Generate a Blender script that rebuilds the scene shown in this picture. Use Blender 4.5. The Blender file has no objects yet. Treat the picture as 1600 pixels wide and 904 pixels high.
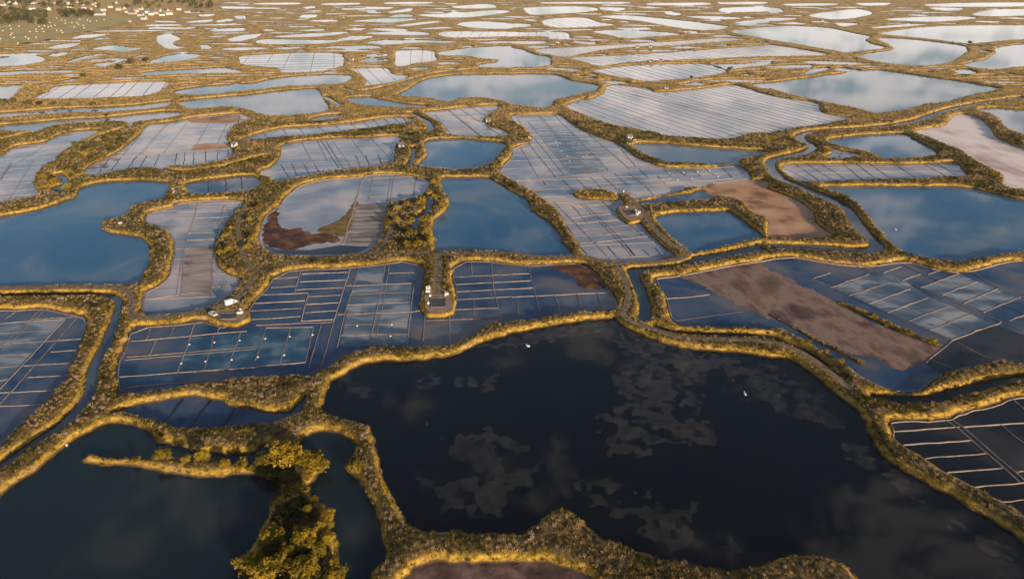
import bpy, math, random
import numpy as np
from mathutils import Vector, Matrix
from mathutils.geometry import delaunay_2d_cdt

RND = random.Random(11)
RNG = np.random.default_rng(11)
SC = bpy.context.scene
COL = SC.collection

# ------------------------------------------------------------------ camera
CAM_H = 110.0
PITCH = math.radians(25.6)
F_PX = 1600 * 24.0 / 36.0
cam_data = bpy.data.cameras.new("camera")
cam = bpy.data.objects.new("camera", cam_data)
COL.objects.link(cam)
cam.location = (0, 0, CAM_H)
cam.rotation_euler = (math.pi / 2 - PITCH, 0, 0)
cam_data.sensor_width = 36.0
cam_data.lens = 24.0
cam_data.clip_start = 1.0
cam_data.clip_end = 60000.0
SC.camera = cam

# ------------------------------------------------------------------ sky, sun, exposure
SUN_EL = math.radians(11.0)
SUN_AZ = math.radians(145.0)          # clockwise from +Y (the way the camera looks): behind and to the right
SKY_STRENGTH = 0.085
HAZE_DENSITY = 0.00003
CLOUD_STRENGTH = 0.42
world = bpy.data.worlds.new("World")
SC.world = world
world.use_nodes = True
nt = world.node_tree
nt.nodes.clear()
def wn(t, **kw):
    n = nt.nodes.new(t)
    for k, v in kw.items():
        setattr(n, k, v)
    return n
w_out = wn("ShaderNodeOutputWorld")
w_sky = wn("ShaderNodeTexSky", sky_type='NISHITA', sun_disc=False, sun_elevation=SUN_EL, sun_rotation=SUN_AZ,
           altitude=50.0, air_density=1.0, dust_density=1.2, ozone_density=2.0)
w_bg = wn("ShaderNodeBackground")
w_bg.inputs[1].default_value = SKY_STRENGTH
nt.links.new(w_sky.outputs[0], w_bg.inputs[0])
w_tc = wn("ShaderNodeTexCoord")
w_sep = wn("ShaderNodeSeparateXYZ")
nt.links.new(w_tc.outputs['Generated'], w_sep.inputs[0])
w_add = wn("ShaderNodeMath", operation='MAXIMUM'); w_add.inputs[1].default_value = 0.0
nt.links.new(w_sep.outputs[2], w_add.inputs[0])
w_add2 = wn("ShaderNodeMath", operation='ADD'); w_add2.inputs[1].default_value = 0.10
nt.links.new(w_add.outputs[0], w_add2.inputs[0])
w_dx = wn("ShaderNodeMath", operation='DIVIDE'); w_dy = wn("ShaderNodeMath", operation='DIVIDE')
nt.links.new(w_sep.outputs[0], w_dx.inputs[0]); nt.links.new(w_add2.outputs[0], w_dx.inputs[1])
nt.links.new(w_sep.outputs[1], w_dy.inputs[0]); nt.links.new(w_add2.outputs[0], w_dy.inputs[1])
w_com = wn("ShaderNodeCombineXYZ")
nt.links.new(w_dx.outputs[0], w_com.inputs[0]); nt.links.new(w_dy.outputs[0], w_com.inputs[1])
w_com.inputs[2].default_value = 1.1
w_noise = wn("ShaderNodeTexNoise")
w_noise.inputs['Scale'].default_value = 3.2
w_noise.inputs['Detail'].default_value = 9.0
w_noise.inputs['Roughness'].default_value = 0.68
w_noise.inputs['Distortion'].default_value = 0.25
nt.links.new(w_com.outputs[0], w_noise.inputs['Vector'])
w_ramp = wn("ShaderNodeMapRange", interpolation_type='SMOOTHSTEP')
w_ramp.inputs['From Min'].default_value = 0.53
w_ramp.inputs['From Max'].default_value = 0.61
w_ramp.inputs['To Max'].default_value = 0.85
# the cloud layer is seen through more of its depth, so it closes up, towards the horizon all round
w_low = wn("ShaderNodeMapRange"); w_low.inputs['From Min'].default_value = 0.0; w_low.inputs['From Max'].default_value = 0.30
w_low.inputs['To Min'].default_value = 0.17; w_low.inputs['To Max'].default_value = 0.0
nt.links.new(w_add.outputs[0], w_low.inputs[0])
w_sum = wn("ShaderNodeMath", operation='ADD')
nt.links.new(w_noise.outputs[0], w_sum.inputs[0]); nt.links.new(w_low.outputs[0], w_sum.inputs[1])
nt.links.new(w_sum.outputs[0], w_ramp.inputs[0])
w_cl = wn("ShaderNodeBackground")
w_cl.inputs[0].default_value = (0.98, 0.90, 0.87, 1)
w_cl.inputs[1].default_value = CLOUD_STRENGTH
# low clouds, lit by the low sun through more air, are brighter than those overhead
w_cs = wn("ShaderNodeMapRange"); w_cs.inputs['From Min'].default_value = 0.02; w_cs.inputs['From Max'].default_value = 0.40
w_cs.inputs['To Min'].default_value = CLOUD_STRENGTH * 2.3; w_cs.inputs['To Max'].default_value = CLOUD_STRENGTH
nt.links.new(w_add.outputs[0], w_cs.inputs[0]); nt.links.new(w_cs.outputs[0], w_cl.inputs[1])
w_mix = wn("ShaderNodeMixShader")
nt.links.new(w_ramp.outputs[0], w_mix.inputs[0])
nt.links.new(w_bg.outputs[0], w_mix.inputs[1]); nt.links.new(w_cl.outputs[0], w_mix.inputs[2])
nt.links.new(w_mix.outputs[0], w_out.inputs[0])

sun_data = bpy.data.lights.new("sun", 'SUN')
sun_data.energy = 5.0
sun_data.angle = math.radians(0.5)
sun_data.color = (1.0, 0.80, 0.56)
sun = bpy.data.objects.new("sun", sun_data)
COL.objects.link(sun)
SUN_DIR = Vector((math.sin(SUN_AZ) * math.cos(SUN_EL), math.cos(SUN_AZ) * math.cos(SUN_EL), math.sin(SUN_EL)))
sun.rotation_euler = (-SUN_DIR).to_track_quat('-Z', 'Y').to_euler()
sun.location = SUN_DIR * 500
SC.view_settings.view_transform = 'Standard'
SC.view_settings.look = 'None'
SC.view_settings.exposure = 0.7
SC.view_settings.gamma = 1.0
SC.view_settings.use_curve_mapping = False

# ------------------------------------------------------------------ helpers
TILES = {'P': (0, 0, 1.0)}
for k in range(4):
    TILES['T%d' % k] = (400 * k, 0, 4.0)
    TILES['M%d' % k] = (400 * k, 150, 3.615)
    TILES['N%d' % k] = (400 * k, 390, 3.4775)
    TILES['B%d' % k] = (400 * k, 644, 3.4775)

def survey(s):
    """survey notes: tile name, then x,y readings -> list of sight readings"""
    out = []; t = TILES['P']
    for tok in s.split():
        if tok in TILES:
            t = TILES[tok]
        else:
            x, y = tok.split(',')
            out.append((t[0] + float(x) / t[2], t[1] + float(y) / t[2]))
    return out

CT, ST = math.cos(PITCH), math.sin(PITCH)
def ground(uv, z=0.0):
    a = (uv[0] - 800) / F_PX; b = (452 - uv[1]) / F_PX
    t = (z - CAM_H) / (-ST + b * CT)
    return (a * t, (CT + b * ST) * t)

def gpts(s, z=0.0):
    return [ground(p, z) for p in survey(s)]

def catmull(pts, n=4, closed=True):
    P = np.array(pts, float); m = len(P); out = []
    rng = range(m) if closed else range(m - 1)
    for i in rng:
        if closed:
            p0, p1, p2, p3 = P[(i - 1) % m], P[i], P[(i + 1) % m], P[(i + 2) % m]
        else:
            p0, p1, p2, p3 = P[max(i - 1, 0)], P[i], P[i + 1], P[min(i + 2, m - 1)]
        # centripetal-ish: damp tangents on very uneven spacing
        L = np.linalg.norm(p2 - p1) + 1e-6
        t1 = (p2 - p0) * 0.5; t2 = (p3 - p1) * 0.5
        for tt in (t1, t2):
            l = np.linalg.norm(tt)
            if l > L: tt *= L / l
        for j in range(n):
            t = j / n; t2_ = t * t; t3 = t2_ * t
            out.append((2*t3 - 3*t2_ + 1) * p1 + (t3 - 2*t2_ + t) * t1 + (-2*t3 + 3*t2_) * p2 + (t3 - t2_) * t2)
    if not closed:
        out.append(P[-1])
    return np.array(out)

def area(P):
    x, y = P[:, 0], P[:, 1]
    return 0.5 * np.sum(x * np.roll(y, -1) - np.roll(x, -1) * y)

def normals(P):
    d = np.roll(P, -1, 0) - np.roll(P, 1, 0)
    n = np.stack([d[:, 1], -d[:, 0]], 1)
    return n / (np.linalg.norm(n, axis=1, keepdims=True) + 1e-9)

def vnoise(x, y, s, seed):
    """smooth value noise, numpy"""
    r = np.random.default_rng(seed).random((256, 256)).astype(np.float32)
    X = x / s; Y = y / s
    xi = np.floor(X).astype(int); yi = np.floor(Y).astype(int)
    fx = X - xi; fy = Y - yi
    fx = fx * fx * (3 - 2 * fx); fy = fy * fy * (3 - 2 * fy)
    a = r[yi % 256, xi % 256]; b = r[yi % 256, (xi + 1) % 256]
    c = r[(yi + 1) % 256, xi % 256]; d = r[(yi + 1) % 256, (xi + 1) % 256]
    return (a * (1 - fx) + b * fx) * (1 - fy) + (c * (1 - fx) + d * fx) * fy

def tag(o, label=None, cat=None, group=None, kind=None):
    if label: o['label'] = label
    if cat: o['category'] = cat
    if group: o['group'] = group
    if kind: o['kind'] = kind
    return o

def empty(name, loc, rz=0.0):
    o = bpy.data.objects.new(name, None)
    o.empty_display_size = 0.5
    COL.objects.link(o)
    o.location = loc; o.rotation_euler = (0, 0, rz)
    return o

def mesh_from(name, verts, faces, smooth=False):
    me = bpy.data.meshes.new(name)
    me.from_pydata([tuple(map(float, v)) for v in verts], [], faces)
    if smooth:
        me.polygons.foreach_set('use_smooth', [True] * len(me.polygons))
    me.update()
    return me

def put(name, me, mats, parent=None, loc=(0, 0, 0), rz=0.0):
    o = bpy.data.objects.new(name, me)
    COL.objects.link(o)
    if parent is not None: o.parent = parent
    o.location = loc; o.rotation_euler = (0, 0, rz)
    if mats is not None:
        for m in (mats if isinstance(mats, (list, tuple)) else [mats]):
            if len(me.materials) < (len(mats) if isinstance(mats, (list, tuple)) else 1):
                me.materials.append(m)
    return o

def copy_tree(o, parent=None):
    c = o.copy(); COL.objects.link(c)
    if parent is not None: c.parent = parent
    for ch in list(o.children):
        copy_tree(ch, c)
    return c

class MB:
    def __init__(self): self.v = []; self.f = []
    def add(self, vs, fs):
        b = len(self.v); self.v += [tuple(p) for p in vs]; self.f += [tuple(i + b for i in f) for f in fs]
        return self
    def box(self, x0, x1, y0, y1, z0, z1, bev=0.0):
        if bev <= 0:
            vs = [(x, y, z) for z in (z0, z1) for y in (y0, y1) for x in (x0, x1)]
            return self.add(vs, [(0, 2, 3, 1), (4, 5, 7, 6), (0, 1, 5, 4), (2, 6, 7, 3), (0, 4, 6, 2), (1, 3, 7, 5)])
        prof = [(x0 + bev, y0), (x1 - bev, y0), (x1, y0 + bev), (x1, y1 - bev), (x1 - bev, y1), (x0 + bev, y1), (x0, y1 - bev), (x0, y0 + bev)]
        cx, cy = (x0 + x1) / 2, (y0 + y1) / 2
        k = 1 - bev / max((x1 - x0) / 2, 1e-6)
        top = [(cx + (x - cx) * k, cy + (y - cy) * k) for x, y in prof]
        vs = [(x, y, z0) for x, y in prof] + [(x, y, z1 - bev) for x, y in prof] + [(x, y, z1) for x, y in top]
        fs = [tuple(range(7, -1, -1)), tuple(range(16, 24))]
        for r in (0, 8):
            for i in range(8):
                j = (i + 1) % 8; fs.append((r + i, r + j, r + 8 + j, r + 8 + i))
        return self.add(vs, fs)
    def tube(self, pts, rad, n=6, cap=True):
        b = []
        for i, p in enumerate(pts):
            p = Vector(p)
            d = (Vector(pts[min(i + 1, len(pts) - 1)]) - Vector(pts[max(i - 1, 0)])).normalized()
            up = Vector((0, 0, 1)) if abs(d.z) < 0.9 else Vector((1, 0, 0))
            a = d.cross(up).normalized(); c = a.cross(d)
            r = rad[i] if isinstance(rad, (list, tuple)) else rad
            b += [p + a * (r * math.cos(2 * math.pi * k / n)) + c * (r * math.sin(2 * math.pi * k / n)) for k in range(n)]
        fs = []
        for i in range(len(pts) - 1):
            for k in range(n):
                fs.append((i * n + k, i * n + (k + 1) % n, (i + 1) * n + (k + 1) % n, (i + 1) * n + k))
        if cap:
            fs.append(tuple(range(n - 1, -1, -1))); fs.append(tuple((len(pts) - 1) * n + k for k in range(n)))
        return self.add(b, fs)
    def mesh(self, name, smooth=False): return mesh_from(name, self.v, self.f, smooth)

# ------------------------------------------------------------------ materials
MATS = {}
def new_mat(name):
    m = bpy.data.materials.new(name); m.use_nodes = True
    m.node_tree.nodes.clear()
    MATS[name] = m
    def N(t, **kw):
        n = m.node_tree.nodes.new(t)
        for k, v in kw.items(): setattr(n, k, v)
        return n
    def L(a, b): m.node_tree.links.new(a, b)
    out = N("ShaderNodeOutputMaterial")
    return m, N, L, out

def ramp_node(N, stops):
    r = N("ShaderNodeValToRGB")
    e = r.color_ramp.elements
    while len(e) < len(stops): e.new(0.5)
    for i, (p, c) in enumerate(stops):
        e[i].position = p; e[i].color = (*c, 1)
    return r

def noisy_mat(name, stops, scale=1.0, rough=0.9, detail=5.0, bump=0.0, bump_scale=None, spec=0.3, rand=0.0, stretch=(1, 1, 1)):
    m, N, L, out = new_mat(name)
    geo = N("ShaderNodeNewGeometry")
    mp = N("ShaderNodeMapping"); mp.inputs['Scale'].default_value = stretch
    L(geo.outputs['Position'], mp.inputs[0])
    no = N("ShaderNodeTexNoise"); no.inputs['Scale'].default_value = scale; no.inputs['Detail'].default_value = detail
    no.inputs['Roughness'].default_value = 0.62
    L(mp.outputs[0], no.inputs['Vector'])
    fac = no.outputs[0]
    if rand > 0:
        oi = N("ShaderNodeObjectInfo")
        ma = N("ShaderNodeMath", operation='MULTIPLY_ADD'); ma.inputs[1].default_value = rand; ma.inputs[2].default_value = -rand / 2
        L(oi.outputs['Random'], ma.inputs[0])
        ad = N("ShaderNodeMath", operation='ADD'); L(ma.outputs[0], ad.inputs[0]); L(fac, ad.inputs[1]); fac = ad.outputs[0]
    r = ramp_node(N, stops); L(fac, r.inputs[0])
    p = N("ShaderNodeBsdfPrincipled")
    p.inputs['Roughness'].default_value = rough
    p.inputs['Specular IOR Level'].default_value = spec
    L(r.outputs[0], p.inputs['Base Color'])
    if bump > 0:
        n2 = N("ShaderNodeTexNoise"); n2.inputs['Scale'].default_value = bump_scale or scale * 4; n2.inputs['Detail'].default_value = 4
        L(geo.outputs['Position'], n2.inputs['Vector'])
        b = N("ShaderNodeBump"); b.inputs['Strength'].default_value = bump; b.inputs['Distance'].default_value = 0.3
        L(n2.outputs[0], b.inputs['Height']); L(b.outputs[0], p.inputs['Normal'])
    L(p.outputs[0], out.inputs[0])
    return m

def water_mat(name, stops, scale=0.02, rough=0.06, detail=4.0, ripple=0.03, stretch=(1, 1, 1)):
    """still water: dark or clayey body colour under a mirror-like surface"""
    m, N, L, out = new_mat(name)
    geo = N("ShaderNodeNewGeometry")
    mp = N("ShaderNodeMapping"); mp.inputs['Scale'].default_value = stretch
    L(geo.outputs['Position'], mp.inputs[0])
    no = N("ShaderNodeTexNoise"); no.inputs['Scale'].default_value = scale; no.inputs['Detail'].default_value = detail
    no.inputs['Distortion'].default_value = 0.6
    L(mp.outputs[0], no.inputs['Vector'])
    r = ramp_node(N, stops); L(no.outputs[0], r.inputs[0])
    p = N("ShaderNodeBsdfPrincipled")
    p.inputs['IOR'].default_value = 1.333
    p.inputs['Roughness'].default_value = rough
    L(r.outputs[0], p.inputs['Base Color'])
    n2 = N("ShaderNodeTexNoise"); n2.inputs['Scale'].default_value = 0.7; n2.inputs['Detail'].default_value = 3
    L(geo.outputs['Position'], n2.inputs['Vector'])
    b = N("ShaderNodeBump"); b.inputs['Strength'].default_value = ripple; b.inputs['Distance'].default_value = 0.1
    L(n2.outputs[0], b.inputs['Height']); L(b.outputs[0], p.inputs['Normal'])
    L(p.outputs[0], out.inputs[0])
    return m

def leafy_mat(name, stops, transl=0.3, rand=0.5, nscale=0.35):
    m, N, L, out = new_mat(name)
    oi = N("ShaderNodeObjectInfo"); geo = N("ShaderNodeNewGeometry")
    no = N("ShaderNodeTexNoise"); no.inputs['Scale'].default_value = nscale; no.inputs['Detail'].default_value = 4
    L(geo.outputs['Position'], no.inputs['Vector'])
    ma = N("ShaderNodeMath", operation='MULTIPLY_ADD'); ma.inputs[1].default_value = rand; ma.inputs[2].default_value = -rand / 2
    L(oi.outputs['Random'], ma.inputs[0])
    ad = N("ShaderNodeMath", operation='ADD'); L(ma.outputs[0], ad.inputs[0]); L(no.outputs[0], ad.inputs[1])
    r = ramp_node(N, stops); L(ad.outputs[0], r.inputs[0])
    d = N("ShaderNodeBsdfDiffuse"); t = N("ShaderNodeBsdfTranslucent")
    L(r.outputs[0], d.inputs[0]); L(r.outputs[0], t.inputs[0])
    mx = N("ShaderNodeMixShader"); mx.inputs[0].default_value = transl
    L(d.outputs[0], mx.inputs[1]); L(t.outputs[0], mx.inputs[2]); L(mx.outputs[0], out.inputs[0])
    return m

def paint_mat(name, col, rough=0.4, spec=0.5, metal=0.0, dirt=0.12):
    m, N, L, out = new_mat(name)
    geo = N("ShaderNodeNewGeometry")
    no = N("ShaderNodeTexNoise"); no.inputs['Scale'].default_value = 2.5; no.inputs['Detail'].default_value = 5
    L(geo.outputs['Position'], no.inputs['Vector'])
    r = ramp_node(N, [(0.3, tuple(c * (1 - dirt) for c in col)), (0.7, col)]); L(no.outputs[0], r.inputs[0])
    p = N("ShaderNodeBsdfPrincipled"); p.inputs['Roughness'].default_value = rough
    p.inputs['Specular IOR Level'].default_value = spec; p.inputs['Metallic'].default_value = metal
    L(r.outputs[0], p.inputs['Base Color']); L(p.outputs[0], out.inputs[0])
    return m

# ground: dry gold bank grass, olive growth and bare clay by the waterline
def make_ground_mat():
    m, N, L, out = new_mat("bank_ground")
    geo = N("ShaderNodeNewGeometry"); sep = N("ShaderNodeSeparateXYZ"); L(geo.outputs['Position'], sep.inputs[0])
    big = N("ShaderNodeTexNoise"); big.inputs['Scale'].default_value = 0.05; big.inputs['Detail'].default_value = 8; big.inputs['Roughness'].default_value = 0.74
    L(geo.outputs['Position'], big.inputs['Vector'])
    r1 = ramp_node(N, [(0.36, (0.10, 0.078, 0.016)), (0.45, (0.26, 0.17, 0.026)), (0.53, (0.41, 0.26, 0.045)), (0.60, (0.33, 0.215, 0.065)), (0.66, (0.42, 0.28, 0.12))])
    L(big.outputs[0], r1.inputs[0])
    fine = N("ShaderNodeTexNoise"); fine.inputs['Scale'].default_value = 0.8; fine.inputs['Detail'].default_value = 6; fine.inputs['Roughness'].default_value = 0.75
    L(geo.outputs['Position'], fine.inputs['Vector'])
    r2 = ramp_node(N, [(0.34, (0.42, 0.40, 0.36)), (0.5, (0.95, 0.93, 0.9)), (0.66, (1.3, 1.25, 1.2))]); L(fine.outputs[0], r2.inputs[0])
    mul = N("ShaderNodeMix", data_type='RGBA', blend_type='MULTIPLY'); mul.inputs[0].default_value = 1.0
    L(r1.outputs[0], mul.inputs[6]); L(r2.outputs[0], mul.inputs[7])
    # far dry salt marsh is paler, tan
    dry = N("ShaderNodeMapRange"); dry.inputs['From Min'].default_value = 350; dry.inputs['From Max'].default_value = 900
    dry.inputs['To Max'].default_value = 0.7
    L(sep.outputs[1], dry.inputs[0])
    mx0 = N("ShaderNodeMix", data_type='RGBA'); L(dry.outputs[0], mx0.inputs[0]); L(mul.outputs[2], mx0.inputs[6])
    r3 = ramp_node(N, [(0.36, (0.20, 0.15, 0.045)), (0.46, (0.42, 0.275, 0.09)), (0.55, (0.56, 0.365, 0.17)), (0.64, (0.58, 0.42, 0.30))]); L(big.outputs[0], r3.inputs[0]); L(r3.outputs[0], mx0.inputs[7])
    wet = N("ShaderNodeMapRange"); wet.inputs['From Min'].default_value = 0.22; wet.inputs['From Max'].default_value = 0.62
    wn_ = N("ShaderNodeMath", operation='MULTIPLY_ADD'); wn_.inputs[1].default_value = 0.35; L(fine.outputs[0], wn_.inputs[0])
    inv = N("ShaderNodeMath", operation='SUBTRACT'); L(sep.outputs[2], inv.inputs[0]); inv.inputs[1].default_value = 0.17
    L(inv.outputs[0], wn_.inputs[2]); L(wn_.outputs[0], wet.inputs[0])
    mx = N("ShaderNodeMix", data_type='RGBA'); L(wet.outputs[0], mx.inputs[0])
    mx.inputs[6].default_value = (0.06, 0.040, 0.027, 1)
    # the bank crowns carry browner heath, darkened further to paint in their shade
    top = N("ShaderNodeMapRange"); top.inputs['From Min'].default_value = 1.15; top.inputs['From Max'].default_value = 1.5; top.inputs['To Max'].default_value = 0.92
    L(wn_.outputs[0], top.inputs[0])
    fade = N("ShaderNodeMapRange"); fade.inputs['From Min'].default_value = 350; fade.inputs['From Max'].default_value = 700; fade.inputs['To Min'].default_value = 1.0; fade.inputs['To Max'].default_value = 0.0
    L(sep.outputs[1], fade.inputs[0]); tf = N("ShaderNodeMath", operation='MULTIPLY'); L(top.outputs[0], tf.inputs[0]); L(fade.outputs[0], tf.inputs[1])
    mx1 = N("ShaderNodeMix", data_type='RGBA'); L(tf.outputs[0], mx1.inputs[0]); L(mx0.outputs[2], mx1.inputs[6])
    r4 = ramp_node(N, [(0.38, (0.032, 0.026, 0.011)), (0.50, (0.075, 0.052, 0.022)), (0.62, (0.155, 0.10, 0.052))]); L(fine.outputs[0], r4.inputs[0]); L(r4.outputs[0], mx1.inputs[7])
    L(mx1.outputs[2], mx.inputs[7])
    p = N("ShaderNodeBsdfPrincipled"); p.inputs['Roughness'].default_value = 0.95; p.inputs['Specular IOR Level'].default_value = 0.15
    L(mx.outputs[2], p.inputs['Base Color'])
    b = N("ShaderNodeBump"); b.inputs['Strength'].default_value = 0.5; b.inputs['Distance'].default_value = 0.25
    L(fine.outputs[0], b.inputs['Height']); L(b.outputs[0], p.inputs['Normal'])
    L(p.outputs[0], out.inputs[0])
    return m
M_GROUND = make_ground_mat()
M_POND = {
    'black': water_mat("deep_or_shaded_water", [(0.35, (0.0012, 0.0022, 0.0036)), (0.7, (0.0025, 0.0036, 0.005))], 0.012, 0.03, ripple=0.008),
    'teal': water_mat("green_dark_pond_water", [(0.38, (0.004, 0.011, 0.016)), (0.62, (0.009, 0.018, 0.021))], 0.012, 0.06, stretch=(1.6, 0.35, 1), ripple=0.015),
    'blue': water_mat("blue_pond_water", [(0.36, (0.012, 0.085, 0.185)), (0.5, (0.036, 0.11, 0.20)), (0.64, (0.115, 0.155, 0.20))], 0.02, 0.05, ripple=0.012),
    'pale': water_mat("pale_pond_water", [(0.36, (0.09, 0.13, 0.18)), (0.64, (0.16, 0.175, 0.20))], 0.012, 0.05, ripple=0.015),
    'silt': water_mat("silty_pond_water", [(0.36, (0.30, 0.26, 0.26)), (0.64, (0.46, 0.38, 0.36))], 0.02, 0.07),
    'canal': water_mat("canal_water", [(0.36, (0.035, 0.065, 0.10)), (0.64, (0.07, 0.10, 0.13))], 0.05, 0.05),
}
M_PAN = {
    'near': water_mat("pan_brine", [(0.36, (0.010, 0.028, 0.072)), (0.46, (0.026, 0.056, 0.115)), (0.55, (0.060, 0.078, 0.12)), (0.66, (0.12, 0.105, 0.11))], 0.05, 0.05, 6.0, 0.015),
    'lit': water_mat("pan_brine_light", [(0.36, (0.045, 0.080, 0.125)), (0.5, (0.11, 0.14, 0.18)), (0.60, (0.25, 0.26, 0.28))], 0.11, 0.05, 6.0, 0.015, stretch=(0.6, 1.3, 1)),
    'aqua': water_mat("pan_brine_aqua", [(0.36, (0.015, 0.050, 0.10)), (0.52, (0.035, 0.090, 0.15)), (0.62, (0.10, 0.15, 0.19))], 0.12, 0.05, 6.0, 0.015),
    'dark': water_mat("pan_brine_dark_or_shade", [(0.38, (0.005, 0.007, 0.009)), (0.52, (0.011, 0.012, 0.014)), (0.64, (0.03, 0.028, 0.027))], 0.03, 0.05, 5.0, 0.015),
    'mid': water_mat("pan_brine_clay", [(0.36, (0.13, 0.17, 0.225)), (0.5, (0.29, 0.285, 0.315)), (0.64, (0.48, 0.41, 0.39))], 0.035, 0.07, 6.0, 0.02),
    'far': water_mat("pan_brine_pale", [(0.36, (0.42, 0.385, 0.39)), (0.64, (0.62, 0.53, 0.51))], 0.02, 0.06),
}
M_CLAY = noisy_mat("clay_ridge", [(0.3, (0.15, 0.112, 0.094)), (0.7, (0.33, 0.255, 0.22))], 0.7, 0.75, bump=0.4, rand=0.3)
M_CLAYD = noisy_mat("wet_clay_ridge", [(0.3, (0.045, 0.032, 0.028)), (0.7, (0.10, 0.072, 0.062))], 0.7, 0.6, bump=0.4, rand=0.3)
M_CLAYB = noisy_mat("black_mud_and_shade_bar", [(0.3, (0.006, 0.005, 0.005)), (0.7, (0.016, 0.013, 0.012))], 0.7, 0.6, bump=0.4)
M_MUD = {
    'pink': noisy_mat("pink_mud", [(0.37, (0.06, 0.028, 0.022)), (0.44, (0.13, 0.072, 0.056)), (0.51, (0.23, 0.150, 0.115)), (0.57, (0.17, 0.10, 0.07)), (0.64, (0.10, 0.06, 0.035))], 0.075, 0.6, 8, 0.25, 0.6, stretch=(1, 0.55, 1)),
    'brown': noisy_mat("brown_mud", [(0.36, (0.16, 0.06, 0.032)), (0.46, (0.40, 0.205, 0.10)), (0.64, (0.52, 0.33, 0.21))], 0.05, 0.6, 8, 0.2, 0.6),
    'white': noisy_mat("salt_crust", [(0.36, (0.30, 0.18, 0.16)), (0.43, (0.52, 0.40, 0.37)), (0.53, (0.78, 0.68, 0.64))], 0.022, 0.7, 8, 0.15, 0.6, stretch=(1.2, 0.5, 1)),
    'red': noisy_mat("red_algae", [(0.36, (0.030, 0.010, 0.008)), (0.5, (0.085, 0.030, 0.014)), (0.64, (0.22, 0.095, 0.035))], 0.16, 0.8, 8, 0.3, 0.9),
    'olive': noisy_mat("olive_algae", [(0.36, (0.09, 0.06, 0.012)), (0.64, (0.24, 0.15, 0.03))], 0.2, 0.85, 7, 0.3, 0.9),
    'umber': noisy_mat("umber_mud", [(0.36, (0.05, 0.026, 0.020)), (0.5, (0.11, 0.062, 0.048)), (0.64, (0.19, 0.12, 0.10))], 0.25, 0.6, 8, 0.3, 1.2),
    'grey': noisy_mat("grey_mud", [(0.36, (0.12, 0.085, 0.08)), (0.5, (0.27, 0.21, 0.19)), (0.62, (0.36, 0.29, 0.26))], 0.12, 0.55, 8, 0.2, 0.6, stretch=(0.5, 1.3, 1)),
}

# ------------------------------------------------------------------ the water bodies of the marsh
# (kind, material key, label, survey line[, extra])
WATERS = []
def pond(mat, label, s): WATERS.append(dict(kind='pond', mat=mat, label=label, P=survey(s)))
PANS = {}
def pan(key, mat, label, s):
    d = dict(kind='pan', mat=mat, label=label, P=survey(s), key=key); WATERS.append(d); PANS[key] = d
def flat(mat, label, s): WATERS.append(dict(kind='flat', mat=mat, label=label, P=survey(s)))
def canal(label, width, s): WATERS.append(dict(kind='canal', mat='black' if ('ditch' in label or 'channel' in label) else 'canal', label=label, C=survey(s), w=width))  # ditches and channels get black water: their banks' shade put into the colour

# near and middle ponds
pond('black', "large almost black pond filling the front of the marsh, with faint cloud reflections", "N1 360,880 370,800 405,722 500,665 600,620 700,605 830,607 960,597 1080,572 1200,517 1300,480 1391,454 N2 150,427 300,402 440,382 570,378 640,420 720,470 850,515 1000,540 1200,557 1391,582 N3 90,590 200,645 300,730 380,800 450,850 500,904 B3 530,60 545,120 600,220 680,290 850,372 960,432 1100,522 1250,612 1391,717 P 1690,940 1720,1010 1500,1010 1380,940 B3 485,904 400,830 300,790 180,772 60,790 B2 1391,825 1300,852 1150,872 950,832 800,812 650,752 500,692 370,582 250,547 120,612 60,655 B1 1391,662 1200,667 1000,652 880,642 800,572 740,462 680,322 650,205 640,125 595,75 520,50 400,12")
pond('teal', "dark teal pond at the lower edge, cut by a grassy spit", "B0 -60,520 20,440 100,372 200,312 300,232 400,152 480,112 560,72 640,60 740,87 830,132 890,172 1000,192 1100,217 1250,227 1391,218 B1 60,172 120,250 30,300 B0 1391,300 1200,272 1060,267 920,252 830,262 720,257 560,242 480,237 435,268 550,290 700,297 800,312 950,332 1100,357 1240,342 1391,347 B1 80,372 130,420 70,520 40,620 10,700 B0 1330,800 1300,904 P 365,960 340,1010 -60,1010 -140,900 -140,800")
pond('teal', "narrow dark channel pond between leafy shrubs and a tussocky bank", "B1 240,160 300,120 380,107 450,117 520,152 540,202 535,240 500,262 520,332 570,372 590,442 630,522 650,602 680,692 710,742 690,812 640,872 600,930 P 560,960 540,1000 525,960 B1 460,880 455,830 450,720 425,650 420,560 340,470 300,420 330,360 360,310 330,240 260,215")
pan('stripe', 'near', "small dark pan crossed by three black mud bars near the front", "N0 620,890 680,862 800,837 950,812 1100,802 1200,822 1280,852 1391,872 N1 100,887 190,872 250,822 270,800 262,850 B1 235,10 150,45 0,62 B0 1250,80 1100,90 960,85 900,72 850,45 780,20 700,5")
flat('umber', "strip of reddish bare mud below the grassy bank at the lower edge", "B1 800,910 900,822 1000,810 1200,812 1391,817 B2 250,842 350,872 430,915 P 960,960 640,980 610,940")

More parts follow.
